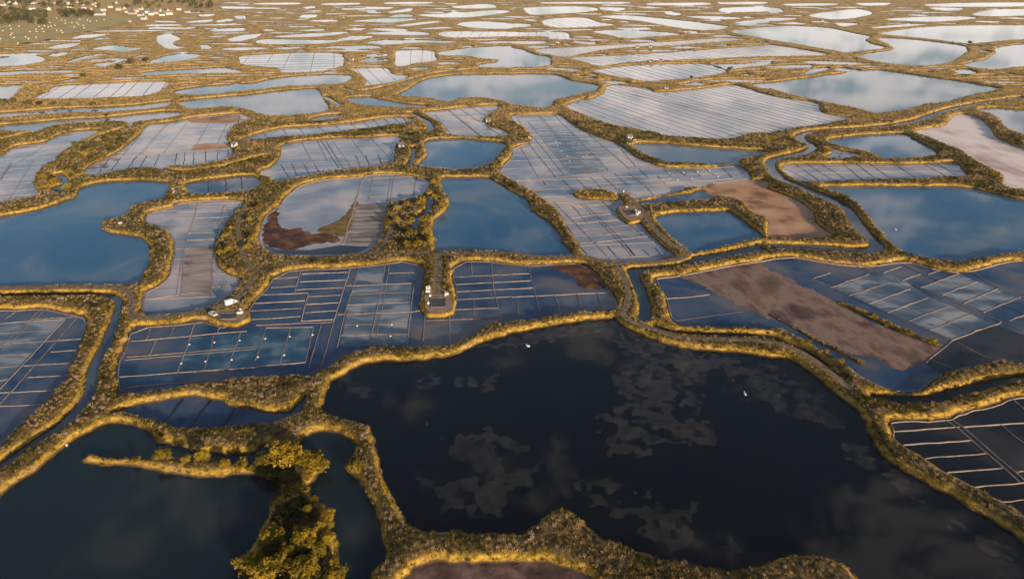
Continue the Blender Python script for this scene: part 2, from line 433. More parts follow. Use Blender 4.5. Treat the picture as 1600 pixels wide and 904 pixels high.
# big salt pans of the middle
pan('A', 'near', "blue salt pan cut by the edge of view beside the reedy canal", "N0 -40,332 100,327 240,322 350,342 440,357 465,387 465,440 440,510 410,590 370,680 310,760 240,840 180,900 B0 170,20 100,85 40,145 0,190 P -40,720 -160,780 -220,640 -180,500")
pan('B', 'near', "widest blue salt pan, with salt heaps and a track end jutting in", "N0 735,420 850,412 950,407 1050,392 1110,387 1180,415 1290,422 1320,392 1340,330 1391,262 N1 40,227 80,192 85,162 150,127 240,107 360,102 500,97 640,87 740,70 800,64 870,77 915,97 910,150 905,200 902,280 898,330 960,342 1040,332 1080,310 1082,250 1072,200 1070,130 1078,97 1120,70 1200,62 1300,67 1391,82 N2 90,87 220,82 300,77 400,77 430,100 470,140 510,190 550,240 572,290 555,328 400,337 250,362 100,382 0,397 N1 1310,392 1230,432 1150,482 1050,522 900,532 800,532 680,527 600,542 500,567 440,612 370,652 310,687 200,687 100,687 0,692 N0 1250,707 1100,727 950,752 800,772 700,787 645,787 640,700 650,600 680,540 710,460")
pan('C', 'near', "salt pan with bumpy ridges and a broad pink mud strip", "N2 770,162 830,147 920,140 1050,117 1200,87 1320,67 N3 0,50 80,40 180,47 300,67 420,82 520,90 620,77 720,62 800,72 880,97 960,117 1050,122 1150,102 1280,72 1391,62 P 1690,402 1740,480 1720,580 N3 1391,632 1250,607 1180,617 1050,642 950,682 890,717 850,747 780,767 700,767 600,742 500,682 400,612 300,552 180,477 80,432 0,427 N2 1250,422 1100,420 1000,416 900,407 860,372 835,300 830,260 790,200")
pan('D', 'dark', "almost black salt pan with pale thin ridges beside the big dark pond", "B3 650,52 800,47 980,42 1040,12 N3 1050,897 1200,852 1320,807 1391,800 P 1700,600 1760,700 1740,880 B3 1391,567 1270,502 1110,402 970,332 860,257 740,187 680,152 655,92")
pan('F', 'mid', "tall salt pan with a grey dry cell, reached by the winding track", "M0 985,607 1100,597 1250,587 1350,592 1380,602 1340,640 1300,690 1250,770 1220,830 1215,904 N0 1170,20 1190,90 1230,130 1310,165 1280,210 1240,255 1150,302 1050,337 950,357 800,357 775,335 785,240 850,200 910,150 930,80 945,0 M0 985,850 970,800 920,750 830,715 820,682 870,652 985,622")
pan('E', 'near', "small rectangular pan between two banks beside the rubble pier", "P 291,288 318,282 360,277 393,275 406,283 402,291 385,297 350,300 318,303 297,303")
pan('G', 'mid', "brown and blue pool with red algae beside a striped pan shaded by shrubs", "M1 240,512 330,482 450,467 590,457 640,447 760,442 900,457 985,482 960,540 900,570 760,602 735,640 722,740 700,810 640,870 500,897 300,902 120,892 50,862 12,822 20,780 40,700 80,650 140,610 180,560")
pond('blue', "blue pond with a bulging shore, beside the row of shrubs", "M1 1055,467 1150,462 1300,462 1350,482 M2 0,542 90,592 110,652 200,702 250,762 300,842 340,890 300,900 100,902 0,897 M1 1300,870 1100,872 1005,872 1010,702 1070,652 1090,602 1075,552 1050,532")
pond('blue', "small rounded blue pond ringed by banks at the centre", "M1 955,267 1000,247 1150,242 1300,252 1405,267 1390,310 1330,375 1260,405 1150,412 1000,402 925,387 960,345 960,300")
pan('H', 'mid', "salt pan with dark slanting bars behind the algae pool", "M1 20,432 100,390 140,330 150,282 250,257 400,242 600,237 750,227 820,237 785,290 780,370 700,390 560,407 400,427 250,457 110,482 90,460")
pan('I', 'mid', "long thin salt pan with short cross bars beneath a hedge", "M0 1365,245 M1 0,217 150,182 300,172 450,162 600,142 750,122 870,122 875,142 750,162 600,182 400,207 200,222 0,242 M0 1400,245")
pond('pale', "sliver of pale water on top of a bank", "M1 310,132 380,110 480,107 420,130")
pan('J', 'mid', "pinkish salt pan with a row of blue cells along its lower side", "M0 500,402 610,347 690,302 760,242 830,167 850,157 1000,142 1100,122 1350,102 1400,130 1330,162 1290,202 1280,242 1312,310 1290,347 1100,387 900,397 700,412 550,442 480,437")
pan('K', 'mid', "pale salt pan at the edge of view beside thick shrubs", "M0 -60,360 0,337 40,312 100,282 250,262 330,222 450,197 560,192 520,222 440,262 370,302 300,362 240,402 200,452 190,502 210,552 100,582 0,597 P -60,325 -200,330 -200,260")
pond('blue', "broad blue pond at the edge of view behind the narrow road", "M0 -60,692 0,682 100,667 220,642 350,602 430,567 455,522 560,492 700,480 820,480 950,492 945,540 925,577 850,592 750,622 735,652 680,682 590,702 575,735 590,767 700,787 790,802 830,832 842,904 N0 815,30 800,90 780,150 740,185 600,190 350,195 0,205 P -60,452 -200,450 -200,350")
pan('L', 'mid', "small slanting salt pan between the two rounded ponds", "M1 950,92 1080,77 1200,62 1350,52 1375,67 1300,110 1280,140 1310,165 1400,195 1425,222 1300,227 1100,217 1075,190 1030,140")
pan('M', 'mid', "very long salt pan stepping down to the track, with small white heaps", "M2 0,110 100,107 240,102 280,112 340,157 420,202 520,242 580,262 650,302 700,347 780,377 850,402 950,407 1100,407 1200,402 1290,402 1340,440 1350,465 1250,472 1140,492 1090,512 1000,517 940,540 820,560 700,580 665,562 632,545 610,556 622,600 600,636 640,668 700,684 760,760 850,830 920,900 N2 880,32 750,57 570,67 400,27 M2 405,890 350,802 300,712 230,622 180,582 100,522 30,492 0,472 M1 1370,425 1390,400 1446,335 M2 0,305 40,282 100,267 112,238 95,200 40,160 0,140")
pond('blue', "narrow blue pool above the square pond", "M2 705,605 850,577 1000,552 1060,532 1100,542 1150,572 1000,592 800,607 750,612")
flat('brown', "orange brown mud basin beside the winding creek", "M2 1100,522 1150,497 1300,477 1446,482 M3 0,527 100,562 180,602 260,662 270,720 360,790 300,802 100,797 0,792 M2 1446,700 1340,640 1310,600 1240,570 1150,557")
pond('blue', "square blue pond inside a loop of banks", "M2 830,682 900,667 1050,657 1220,652 1260,670 1330,730 1415,787 1350,812 1200,847 1080,877 1010,882 950,840 870,770 825,710")
pond('pale', "wedge shaped grey blue pond with a wooden jetty", "M2 690,277 730,267 850,270 1000,282 1200,297 1390,307 1440,317 1380,337 1290,357 1280,387 1200,387 1000,377 870,372 780,342 700,297")
pan('N', 'far', "broad pale salt pan combed with long slanting ridges", "M2 300,57 330,42 420,12 T2 410,640 560,592 590,542 650,532 850,552 880,572 1000,572 1200,552 1340,532 1400,532 1500,562 1600,592 T3 100,612 300,642 M3 300,92 430,117 480,122 350,152 200,172 50,202 0,207 M2 1350,207 1250,237 1100,237 900,222 700,187 500,142 380,92")
pond('pale', "large pale pond shaped like a leaf beyond the combed salt pan", "T2 1490,527 1600,517 T3 200,492 500,452 680,437 800,452 1000,482 1200,507 1400,542 1455,552 1300,587 1100,637 M3 900,42 800,72 700,87 620,97 500,67 300,27 T3 300,622 200,602 50,562 0,547 T2 1600,557")
pond('pale', "pond cut by the edge of view above the white crust", "M3 1190,77 1280,67 1446,77 P 1690,172 1690,232 M3 1446,215 1390,195 1330,165 1310,130 1250,100")
flat('white', "pale pink flat of dry salt crust at the edge of view", "M3 830,202 900,187 1000,167 1050,112 1120,107 1200,132 1250,182 1300,242 1390,282 1446,302 P 1690,275 1690,335 M3 1446,527 1330,502 1325,440 1250,402 1150,352 1080,302 1000,272 900,232")
pond('blue', "grey blue pond tapering to a point inside the creek bend", "M3 340,257 400,237 550,222 760,214 830,247 920,292 960,332 900,342 750,352 640,347 560,312 450,287")
pan('S', 'mid', "tiny triangular pan inside the creek bend", "M3 330,347 360,322 350,297 430,312 510,327 470,347 400,354")
pan('T', 'mid', "narrow salt pan with two rows of cells above the big blue pond", "M3 75,402 150,387 400,382 700,387 900,387 1050,377 1110,432 1130,452 1000,457 700,467 400,480 200,480 100,437")
pond('blue', "big blue pond with cloud reflections at the edge of view, beside the creek", "M3 310,517 450,512 700,512 900,512 1100,517 1250,547 1446,592 P 1690,335 1720,400 N3 1391,10 1300,20 1200,40 1100,55 1000,60 900,50 800,25 M3 780,882 700,832 640,762 580,692 540,642 480,582 400,542")
pond('pale', "large pale pond with a round end behind the long salt pan", "P 622,148 640,139 650,132 675,122 712,117 750,116 800,116 838,115 867,117 895,126 920,130 935,134 932,140 900,148 870,155 860,166 835,167 800,162 780,156 745,151 720,152 700,158 670,152 640,150")
pond('pale', "thin pale pool under a reddish bank", "M1 510,17 560,7 650,7 800,37 980,57 850,62 650,52 560,37")

# ponds on the far left and middle
pond('pale', "upper of two long thin ponds reflecting shrubs", "M0 -60,105 0,97 150,87 300,74 500,67 700,57 850,42 970,30 920,60 750,77 600,87 400,92 180,104 0,114")
pond('pale', "lower of two long thin ponds, above a curling bank", "M0 -60,180 0,167 200,150 400,132 600,122 800,100 950,87 1030,97 980,115 830,135 700,142 500,142 350,155 250,180 150,192 0,192")
pond('pale', "pale pond with a blunt end behind the pinkish pan", "P 279,160 300,156 380,149 450,141 492,139 503,152 512,172 480,177 430,180 403,177 385,170 350,166 300,169")
pond('pale', "long pale pond ending at a creek junction", "T0 1080,577 1150,557 1300,537 1446,527 1600,517 T1 100,492 300,472 450,467 580,470 590,490 550,515 400,525 200,535 0,555 T0 1400,577 1200,590")
pan('f1', 'far', "small pale ribbed pan behind the two thin ponds", "T0 340,542 500,527 700,517 900,507 1050,512 1030,545 1000,570 900,595 700,605 450,612 220,612 300,572")
pond('pale', "pale pond end at the edge of view beside bushes", "T0 -80,535 0,532 130,532 110,570 60,620 0,637 -80,640")
for i, s in enumerate((
    "T0 -80,448 0,447 180,442 450,437 440,450 200,457 0,470 -80,470",
    "T0 -80,370 0,362 100,352 220,347 280,365 270,385 150,405 0,415 -80,420",
    "T0 310,290 400,272 500,267 480,282 400,302 320,305",
    "T0 440,240 520,217 600,212 700,210 560,237",
    "T0 565,305 700,282 780,292 900,298 800,320 720,317",
    "T0 985,222 1060,212 1130,245 1080,265 1100,285 1165,298 1060,307 1010,280 975,255",
    "T0 300,347 380,327 440,332 360,354", "T0 420,385 520,352 600,342 690,337 560,362 470,387",
    "T0 580,402 650,390 760,382 720,397 640,412", "T0 930,390 1020,352 1120,337 1200,337 1260,347 1180,372 1050,387",
    "T0 880,457 1000,442 1200,432 1400,422 1430,427 1510,448 1380,454 1100,460 900,467",
    "T0 1255,280 1295,280 1320,305 1260,307",
    "T0 1430,242 1520,217 1600,212 T1 40,212 0,237 T0 1500,257 1440,257",
    "T0 1320,185 1440,175 1525,175 1520,193 1350,197", "T0 1150,70 1260,68 1255,80 1170,82",
    "T0 1250,90 1345,88 1320,102 1255,105", "T0 1350,130 1430,115 1460,130 1360,138", "T0 1465,98 1530,98 1535,120 1480,120",
    "T0 1170,135 1330,120 1300,140 1180,143", "T0 970,128 1090,133 1090,142 975,138",
    "T1 100,227 300,210 450,202 560,197 570,208 400,227 200,234",
    "T1 0,267 50,245 300,247 540,252 400,272 100,277", "T1 100,300 250,290 320,294 200,307",
    "T1 690,267 760,252 1000,250 1250,257 1200,267 1000,267 800,280",
    "T1 670,207 850,197 1000,197 1090,212 1000,220 750,214",
    "T1 820,15 1090,12 1060,25 830,25", "T1 1230,40 1450,25 1500,50 1300,55",
    "T1 1010,92 1200,82 1230,67 1300,77 1490,62 1590,72 1490,92 1300,110 1100,107",
    "T1 830,107 900,90 970,92 970,107", "T1 600,132 800,114 1000,117 950,132 830,142 700,137",
    "T1 880,157 1100,132 1170,137 1000,157 900,167", "T1 1260,147 1400,132 1600,147 1600,177 1450,180 1300,167",
    "T1 270,105 300,92 380,92 370,110 290,112", "T1 550,52 830,47 820,57 560,62", "T1 820,77 960,52 970,70 860,82",
    "T1 0,48 150,48 140,56 0,56", "T1 1030,177 1200,167 1210,177 1050,182", "T1 560,180 690,174 650,190 580,187",
    "T1 270,187 420,180 410,192 290,194", "T1 290,45 360,40 370,50 320,54", "T1 700,72 790,74 750,84 710,82",
    "T1 1400,262 1600,255 1600,266 1440,272",
    "T2 75,52 200,42 450,40 540,60 450,77 250,90 120,92", "T2 560,45 700,50 680,68 570,65", "T2 960,75 1050,82 1040,98 970,92",
    "T2 1300,52 1440,44 1600,44 1600,72 1450,77 1320,77",
    "T2 0,257 200,257 180,275 0,272", "T2 1080,102 1300,102 1450,117 1250,120", "T2 1400,137 1600,117 1600,142 1450,152",
    "T2 0,147 100,150 110,165 0,170", "T2 1250,402 1400,397 1600,387 1600,402 1450,422 1350,432",
    "T3 1160,440 1250,432 1310,460 1200,457", "T3 270,432 360,422 380,432 290,457 230,467",
    "T3 720,122 900,107 1200,102 1310,112 1200,127 1000,137", "T3 420,142 560,147 480,167 440,157", "T3 640,172 850,152 1010,152 850,167 680,177",
    "T3 0,50 60,50 100,74 0,77", "T3 0,112 180,114 130,127 0,132", "T3 980,27 1300,17 1660,17 1660,40 1100,44",
    "T3 1010,47 1210,50 1200,67 1080,67", "T3 250,97 400,72 560,57 650,82 550,112 400,122", "T3 1270,92 1400,62 1660,57 1660,92 1400,104",
    "T3 560,20 760,18 740,34 600,36", "T2 200,14 700,12 680,24 220,24", "T2 850,22 1200,16 1220,32 900,34", "T1 0,20 260,16 250,28 20,30",
    "T1 420,22 640,18 630,30 440,32", "T0 1390,40 1580,44 1560,56 1400,54", "T3 120,24 420,22 400,34 140,38", "T2 1300,14 1580,12 1560,26 1320,28",
)):
    pond('pale', ["small far pale pond among tan marsh banks", "distant sliver of bright water in the tan marsh"][i > 24], s)
    WATERS[-1]['shared'] = "far small ponds" if i <= 24 else "distant slivers of water"
pond('pale', "winged pale pond behind a narrow tongue of land", "T1 1150,322 1300,302 1446,290 1600,287 T2 0,297 50,307 130,337 230,357 240,380 235,405 150,417 0,417 T1 1600,422 1410,417 1400,402 1500,387 1515,372 1400,362 1330,347 1160,342")
pond('pale', "long pale pond slanting away beyond the far ribbed pans", "T2 550,102 700,94 900,112 1100,132 1250,152 1360,167 1280,187 1150,187 1000,167 800,132 620,114")
pond('pale', "pale pond with a pointed end beside a dark bank", "T2 500,197 650,187 900,197 1060,214 900,227 720,240 600,217")
pond('pale', "wide pale pond with a rounded lobe far across the marsh", "T2 1380,192 1500,177 1600,167 T3 150,162 300,167 420,182 560,212 640,227 610,250 640,270 730,297 600,317 480,327 400,312 250,287 100,262 0,247 T2 1500,227 1400,207")
pond('pale', "bright pale pond inside a hooked bank far across the marsh", "T3 560,352 700,322 780,312 780,292 720,262 700,237 850,242 1000,257 1200,282 1240,302 1230,332 1150,382 1050,407 900,407 700,387")
pond('pale', "long pale pond cut by the edge of view, farthest of the large ones", "T3 700,212 800,192 1000,167 1300,157 1600,157 P 1690,40 1690,61 T3 1600,247 1400,262 1300,270 1240,272 1000,242 850,227")
pond('pale', "pale pond cut by the edge of view below a forked bank", "T3 1420,302 1500,287 1600,277 P 1690,68 1690,104 T3 1600,417 1400,432 1220,407 1350,372 1420,332")
# far salt pans
pan('f2', 'far', "far gridded salt pan of white cells", "T1 0,342 300,327 500,332 540,352 550,400 500,425 350,447 160,452 150,427 0,412 T0 1510,397 1500,352")
pan('f3', 'far', "far small pan with slanting stripes", "T1 510,250 600,224 740,227 640,250")
pan('f4', 'far', "far long pan with fine cross bars", "T1 1180,197 1600,197 T2 60,200 300,200 340,203 358,240 300,246 180,227 0,228 T1 1400,232 1190,232")
pan('f5', 'far', "far square pan with three upright bars", "T1 880,317 1000,312 1100,317 1115,347 1125,377 1000,392 930,412 870,412 875,352")
pan('f6', 'far', "far slanting pan beside the pale creek", "T1 590,427 700,422 820,427 850,462 950,472 900,502 760,527 680,532 690,502 640,452")
pan('f7', 'far', "far pan of pale stripes below a dark bank", "T2 190,132 300,112 440,110 550,142 640,157 400,172 240,170")
pan('f8', 'far', "far ribbed pan, uppermost of three stacked long ones", "T2 140,312 400,292 700,277 1000,257 1300,237 1480,247 1350,257 1000,282 700,297 480,327 350,352 240,342")
pan('f9', 'far', "far ribbed pan, middle of three stacked long ones", "T2 370,362 600,347 900,332 1200,312 1446,292 1600,282 T3 0,277 200,307 380,342 200,347 0,352 T2 1400,357 1100,372 800,382 620,402 550,412 450,387")
pan('f10', 'far', "far ribbed pan, lowest of three stacked long ones", "T2 510,437 700,412 900,402 1150,397 1250,407 1340,447 1200,477 1050,492 850,502 700,482 560,457")
# canals
canal("narrow creek running between two reedy banks towards the lower edge", 2.8, "N0 600,258 640,272 650,310 630,380 600,460 570,530 530,600 500,690 490,780 440,850 B0 400,10 330,75 250,128 100,232 0,302 P -60,760")
canal("dark ditch running along the narrow road", 5.0, "N0 -60,246 200,250 400,247 560,243 600,256")
canal("winding blue creek between high banks, from the far ponds to the middle track", 5.8, "M3 1446,8 1200,42 1050,72 950,102 850,137 700,167 500,187 300,197 200,214 180,240 250,282 230,310 150,332 30,362 14,400 60,462 150,502 300,562 380,602 450,642 500,722 560,790 615,850 560,875 300,862 0,852 N2 1391,-18 1200,20 1000,55 800,85 680,108 655,130")
canal("short crooked creek between banks behind the big dark pond", 4.0, "N2 655,130 668,170 700,240 725,320 712,385")
canal("dark ditch following the curved bank of the big dark pond", 3.0, "N2 760,415 850,450 1000,464 1391,478 N3 60,500 200,560 330,650")
canal("dark channel between two banks at the edge of view", 3.6, "N3 560,800 650,818 800,822 900,818 980,790 1100,760 1200,735 1391,700 P 1680,580")
canal("small crooked creek at the end of a shrubby bank", 3.5, "M0 330,440 372,498 312,522 362,552")
canal("dark ditch between twin grassy banks", 3.6, "M0 440,462 620,437 830,407 900,412 1000,432 1150,422 1300,397 1446,352 M1 60,340 0,360")
canal("dark ditch on a curling bank beside pale pan", 3.0, "M0 -60,262 50,242 350,167 500,157 700,147 740,165 690,190 560,232 500,262")
canal("pale creek winding past the rounded pond", 4.0, "T1 1400,432 1150,457 1000,492 900,522 760,557 640,572 540,547")
canal("creek branch between shrubs at the centre", 4.5, "M1 870,97 960,140 985,190 900,192")
canal("thin pale creek curving below a far pond", 4.0, "M1 385,2 440,32 475,52")
canal("thin creek slipping between shrubs beside the small rounded pond", 2.6, "M1 890,292 885,350 855,397")
canal("creek remnant between thick shrubs", 3.0, "M1 985,560 975,640 905,700 900,770")
ISLETS = [
    ("M2 345,552 420,537 520,537 600,562 590,592 480,590 370,577", 0.75),
    ("N3 385,278 470,312 560,348 650,392 760,440 850,480 935,512 940,530 900,528 800,488 700,448 600,400 500,352 420,312 385,292", 0.32),
    ("N3 0,342 60,368 150,418 250,470 350,524 450,572 520,612 505,626 420,585 330,538 230,484 130,430 40,382 0,362", 0.32),
]
MEADOW = "P -120,70 -120,28 60,40 66,30 110,28 200,26 215,30 190,40 150,48 110,55 60,66 0,72"
TRACKS = [
    ("narrow grey road beside the dark ditch, bending towards the white van", 3.2, "N0 -80,208 300,201 600,201 680,213 715,268 710,328 740,363 850,368 960,356 1100,328 1250,285 1330,220 1391,130 N1 50,95 150,70 400,38 700,20 950,25 1100,28 1250,16 1391,20 N2 200,42 380,35 450,58 560,76 650,70 780,64 900,48 950,20 925,-10 M2 900,838 800,740 735,640 650,565"),
    ("short dirt track leading to the yard in the widest salt pan", 3.6, "N1 985,32 990,90 988,150 985,240"),
    ("grassy track curving along the bank of the big dark pond", 2.4, "N2 565,90 605,150 632,230 622,300 605,350 660,392 800,442 950,478 1200,488 1391,500 N3 150,545 300,640 450,755"),
    ("dirt track climbing between shrubs beside the striped pan", 2.2, "M1 690,870 730,820 770,740 790,670"),
    ("rutted track over the broad bank above the white van", 2.2, "N0 1375,110 1320,30 M0 1360,830 1345,760 1350,690 1390,610"),
]
YARDS = [
    ("bare brown yard at the end of the short dirt track", "P 667,452 693,452 706,468 703,484 690,488 672,488 664,478"),
    ("brown yard with bags beside the track above the square pond", "P 968,322 1000,322 1005,340 985,345 972,335"),
    ("small yard by the road below the white van", "P 338,484 382,484 384,496 368,502 345,498"),
]
# clay ridges, each its own piece: (pan, width, lines, style)
RIDGES = [
 ('stripe', 1.3, "P 285,624 255,661;P 328,625 297,667;P 368,637 346,666", 'black'),
 ('A', 0.45, "N0 -40,404 350,378;N0 -40,458 290,438;N0 -40,515 300,494;N0 -40,580 170,565;N0 -40,643 105,632;N0 -40,715 40,705", 'bulge'),
 ('A', 0.45, "N0 355,378 0,760;N0 420,368 0,840;N0 170,378 420,366;N0 285,494 440,486;N0 275,556 412,546;N0 130,631 390,615;N0 150,694 365,683;N0 -40,780 300,764;N0 -40,852 230,843;N0 100,328 30,378", ''),
 ('A', 0.40, "N0 240,320 0,545", 'double'),
 ('B', 0.45, "N0 715,497 950,478 1180,456 1340,444;N0 650,692 900,672 1391,638;N0 820,420 795,488;N0 945,412 920,480;N0 1060,400 1035,465;N0 1195,425 1178,455;N0 850,490 815,572;N0 1036,476 965,662;N0 1165,462 1110,655;N0 1310,448 1235,648;N0 690,747 1391,688", ''),
 ('B', 0.40, "N0 685,592 1000,566 1391,533", 'double'),
 ('B', 0.45, "N1 0,412 240,400 420,393;N1 55,426 315,420;N1 187,428 130,624;N1 312,420 268,612;N1 357,400 285,645;N1 0,636 270,612;N1 420,393 355,642;N1 55,426 0,600;N1 85,160 230,150;N1 82,206 215,199;N1 20,245 285,237;N1 -10,292 265,278;N1 -30,333 250,318;N1 -50,382 245,362;N1 245,108 210,232;N1 286,237 245,388;N1 245,388 420,380;N1 250,132 500,122;N1 240,176 490,164;N1 220,218 480,207;N1 285,256 470,246;N1 275,298 450,288;N1 265,343 440,331;N1 515,98 420,395;N1 557,98 530,195 480,360 440,535;N1 490,196 525,195;N1 725,129 910,122;N1 445,353 480,352", ''),
 ('B', 0.45, "N1 527,196 690,190 850,183;N1 515,244 840,233;N1 500,301 835,286;N1 488,353 850,338;N1 478,411 830,399;N1 462,467 825,459", 'bulge'),
 ('B', 0.42, "N1 713,84 668,340 628,525", 'double'),
 ('B', 0.45, "N1 860,183 840,335 822,525;N1 840,340 900,330;N1 918,342 905,527;N1 1170,64 1173,145;N1 1277,64 1292,210 1335,388;N1 1080,150 1391,134;N1 1085,189 1391,174;N1 1085,229 1391,213;N1 1080,273 1391,255;N1 1075,326 1320,317;N1 1180,270 1195,455;N1 1050,335 1055,515;N1 918,386 1330,370", ''),
 ('B', 0.45, "N2 85,88 130,245 155,368;N2 0,133 95,131;N2 0,173 105,169;N2 0,214 115,208;N2 0,258 250,246 550,233;N2 18,260 45,385;N2 235,250 270,352;N2 355,243 382,336;N2 465,240 500,328", ''),
 ('C', 0.5, "N3 0,62 350,207 545,295 650,345 770,395 880,440 1000,496;N3 470,85 600,141 760,206 870,256 990,301 1110,351 1230,401;N3 505,88 740,166 1000,281 1270,391 1391,442;N3 790,82 900,127;N3 1110,122 1250,211 1370,257;N3 1030,506 1200,592;N3 1000,496 860,612;N3 890,602 1000,642", ''),
 ('C', 0.40, "N3 430,165 560,215 740,295 870,350 980,391 1100,446;N3 700,66 830,131 940,176 1050,216 1160,256 1270,301 1391,346", 'dark'),
 ('C', 0.6, "N3 340,206 550,135;N3 440,251 665,178;N3 545,294 770,215;N3 650,344 870,262;N3 765,389 990,305;N3 880,439 1110,350;N3 1000,493 1270,395;N3 625,126 720,92;N3 727,168 830,133;N3 870,135 1020,88;N3 830,208 1040,130;N3 945,248 1140,175;N3 1060,294 1250,212;N3 1170,341 1370,258;N3 1310,386 1391,355", 'bulge'),
 ('C', 0.4, "N3 245,156 340,127;N2 835,267 970,258 1072,244", ''),
 ('C', 0.5, "N2 890,386 1260,336", 'dark'),
 ('D', 0.55, "B3 668,106 1040,79;B3 735,178 1105,151;B3 852,249 1195,222;B3 973,326 1275,300;B3 1113,406 1391,382;B3 1250,489 1391,475;B3 1270,70 1391,170;B3 1340,321 1391,319;N3 1320,808 1391,862", ''),
 ('D', 0.7, "B3 1060,79 1391,58", ''),
 ('D', 0.5, "B3 985,44 1040,78 1391,382", 'double'),
 ('F', 0.5, "M0 1120,600 1080,740 1030,904 N0 958,250;N0 1000,0 985,242;N0 1160,-40 1145,302;N0 790,271 950,249;N0 985,242 1150,226;M0 970,632 1290,622;M0 940,692 1260,687;M0 1000,656 1280,650;M0 1060,776 1240,770;M0 1060,735 1240,728;M0 1050,815 1220,808;M0 890,650 985,645;M0 1265,620 1200,870", ''),
 ('E', 0.8, "M0 1275,462 1277,535;M0 1360,455 1370,525;M0 1175,485 1180,550", 'black'),
 ('G', 1.6, "M1 612,452 590,520 490,840", ''),
 ('G', 0.5, "M1 660,466 905,456;M1 662,466 632,602;M1 765,460 740,600;M1 780,460 757,600;M1 905,456 890,562;M1 640,571 900,556;M1 650,520 895,509;M1 652,492 900,482", ''),
 ('G', 0.8, "M1 575,615 735,606;M1 565,640 725,632;M1 555,665 725,655;M1 548,690 722,680;M1 540,712 722,703;M1 532,735 720,727;M1 525,757 718,750;M1 518,780 715,772;M1 510,803 712,796;M1 502,826 690,822", 'black'),  # mud bars, blackened to paint in the shadow of the shrubs
 ('H', 0.5, "M1 258,262 312,366;M1 430,248 545,410;M1 540,245 655,397;M1 650,240 772,370;M1 150,386 410,371;M1 530,392 772,370;M1 345,250 405,370", ''),
 ('H', 0.7, "M1 370,255 470,410;M1 395,255 492,408;M1 140,390 187,462;M1 200,382 237,455;M1 265,378 302,442;M1 328,378 357,432;M1 560,330 590,400;M1 620,335 640,395;M1 690,330 710,385", 'black'),
 ('I', 0.7, "M1 40,210 60,232;M1 150,184 175,220;M1 240,178 270,212;M1 345,170 385,202;M1 440,163 480,195;M1 530,152 570,184;M1 600,142 640,176;M1 660,135 695,168;M1 720,127 755,160;M1 775,122 810,152;M1 825,120 850,145", 'black'),
 ('J', 0.5, "M0 842,162 690,342;M0 955,152 795,336;M0 1064,140 922,326;M0 1182,150 1110,276;M0 1292,135 1232,262;M0 680,346 900,330 1100,315 1300,300;M0 990,281 1285,270", ''),
 ('J', 0.5, "M0 945,152 780,336", ''),
 ('J', 0.8, "M0 622,348 560,432;M0 685,345 630,422;M0 772,340 722,410;M0 830,336 790,405;M0 902,330 872,395;M0 1000,322 985,388;M0 1045,320 1038,388;M0 1097,318 1092,386;M0 1162,312 1160,376;M0 1230,306 1228,362;M0 1288,300 1288,348;M0 490,412 610,400;M0 1352,108 1345,155", 'black'),
 ('K', 0.55, "M0 380,282 190,360 50,586;M0 100,284 380,281;M0 250,286 0,442;M0 0,470 60,376;M0 -60,330 -120,460", ''),
 ('K', 0.55, "M0 0,566 205,546;M0 70,376 0,480", 'dark'),
 ('L', 0.5, "M1 1010,105 1100,214;M1 1080,78 1262,225;M1 1088,76 1270,225;M1 1145,70 1382,222;M1 1205,62 1300,112;M1 1260,58 1320,95;M1 1060,190 1400,210", ''),
 ('M', 0.5, "M2 90,145 340,446;M2 235,104 548,424;M2 25,112 100,240;M2 50,292 150,462;M2 95,270 250,462;M2 130,240 300,455;M2 420,205 665,412;M2 20,477 200,466 450,441 600,426 820,406;M2 30,480 180,476 190,511 120,526;M2 580,262 700,400", ''),
 ('M', 0.5, "M2 150,108 440,440", 'double'),
 ('M', 0.45, "M2 165,240 265,235;M2 190,270 290,265;M2 215,300 320,295;M2 240,330 345,325;M2 262,355 368,350;M2 288,383 395,378;M2 280,235 370,230;M2 310,265 395,258;M2 335,292 425,286;M2 360,320 452,313;M2 385,348 480,340;M2 410,375 508,368;M2 140,210 240,205;M2 255,205 340,200;M2 560,305 640,302;M2 590,332 670,330;M2 640,390 720,386", ''),
 ('M', 0.45, "M2 280,470 352,536;M2 360,465 432,532;M2 440,455 512,527;M2 510,450 592,527;M2 580,440 662,512;M2 655,435 742,502;M2 720,415 772,462;M2 820,450 870,500;M2 750,505 802,562;M2 1190,408 1245,462", 'dark'),
 ('M', 0.45, "M2 280,512 600,490 900,468;M2 840,452 1060,440 1320,432;M2 840,492 1100,480 1250,468;M2 860,412 900,455;M2 935,415 985,455;M2 1015,412 1065,455;M2 1090,410 1145,450;M2 600,528 700,560", ''),
 ('M', 0.5, "M2 235,606 490,591;M2 262,636 500,616;M2 320,691 590,661;M2 370,721 620,696;M2 400,756 660,729;M2 440,791 700,761;M2 480,826 775,791;M2 380,832 460,825", 'bulge'),
 ('M', 0.45, "M2 240,600 540,904;M2 510,596 745,791;M2 340,620 430,720", ''),
 ('M', 0.45, "M2 400,610 610,812 690,904", 'double'),
 ('M', 0.5, "M2 740,866 780,905;M2 810,860 850,905;M2 540,850 590,905;M2 640,840 690,900", 'dark'),
 ('S', 0.6, "M3 350,320 500,335;M3 420,312 400,352", 'black'),
 ('T', 0.6, "M3 155,388 290,478;M3 80,402 235,478;M3 220,386 370,478;M3 300,384 450,478;M3 425,384 530,474;M3 500,384 612,472;M3 580,386 692,468;M3 720,388 832,462;M3 885,388 1012,456;M3 960,384 1072,454", 'black'),
 ('T', 0.55, "M3 85,412 400,404 780,398 1070,390;M3 160,440 500,432 1110,424", ''),
 ('f5', 0.9, "T1 970,314 965,400;T1 1045,314 1035,386;T1 1100,318 1100,380", ''),
]
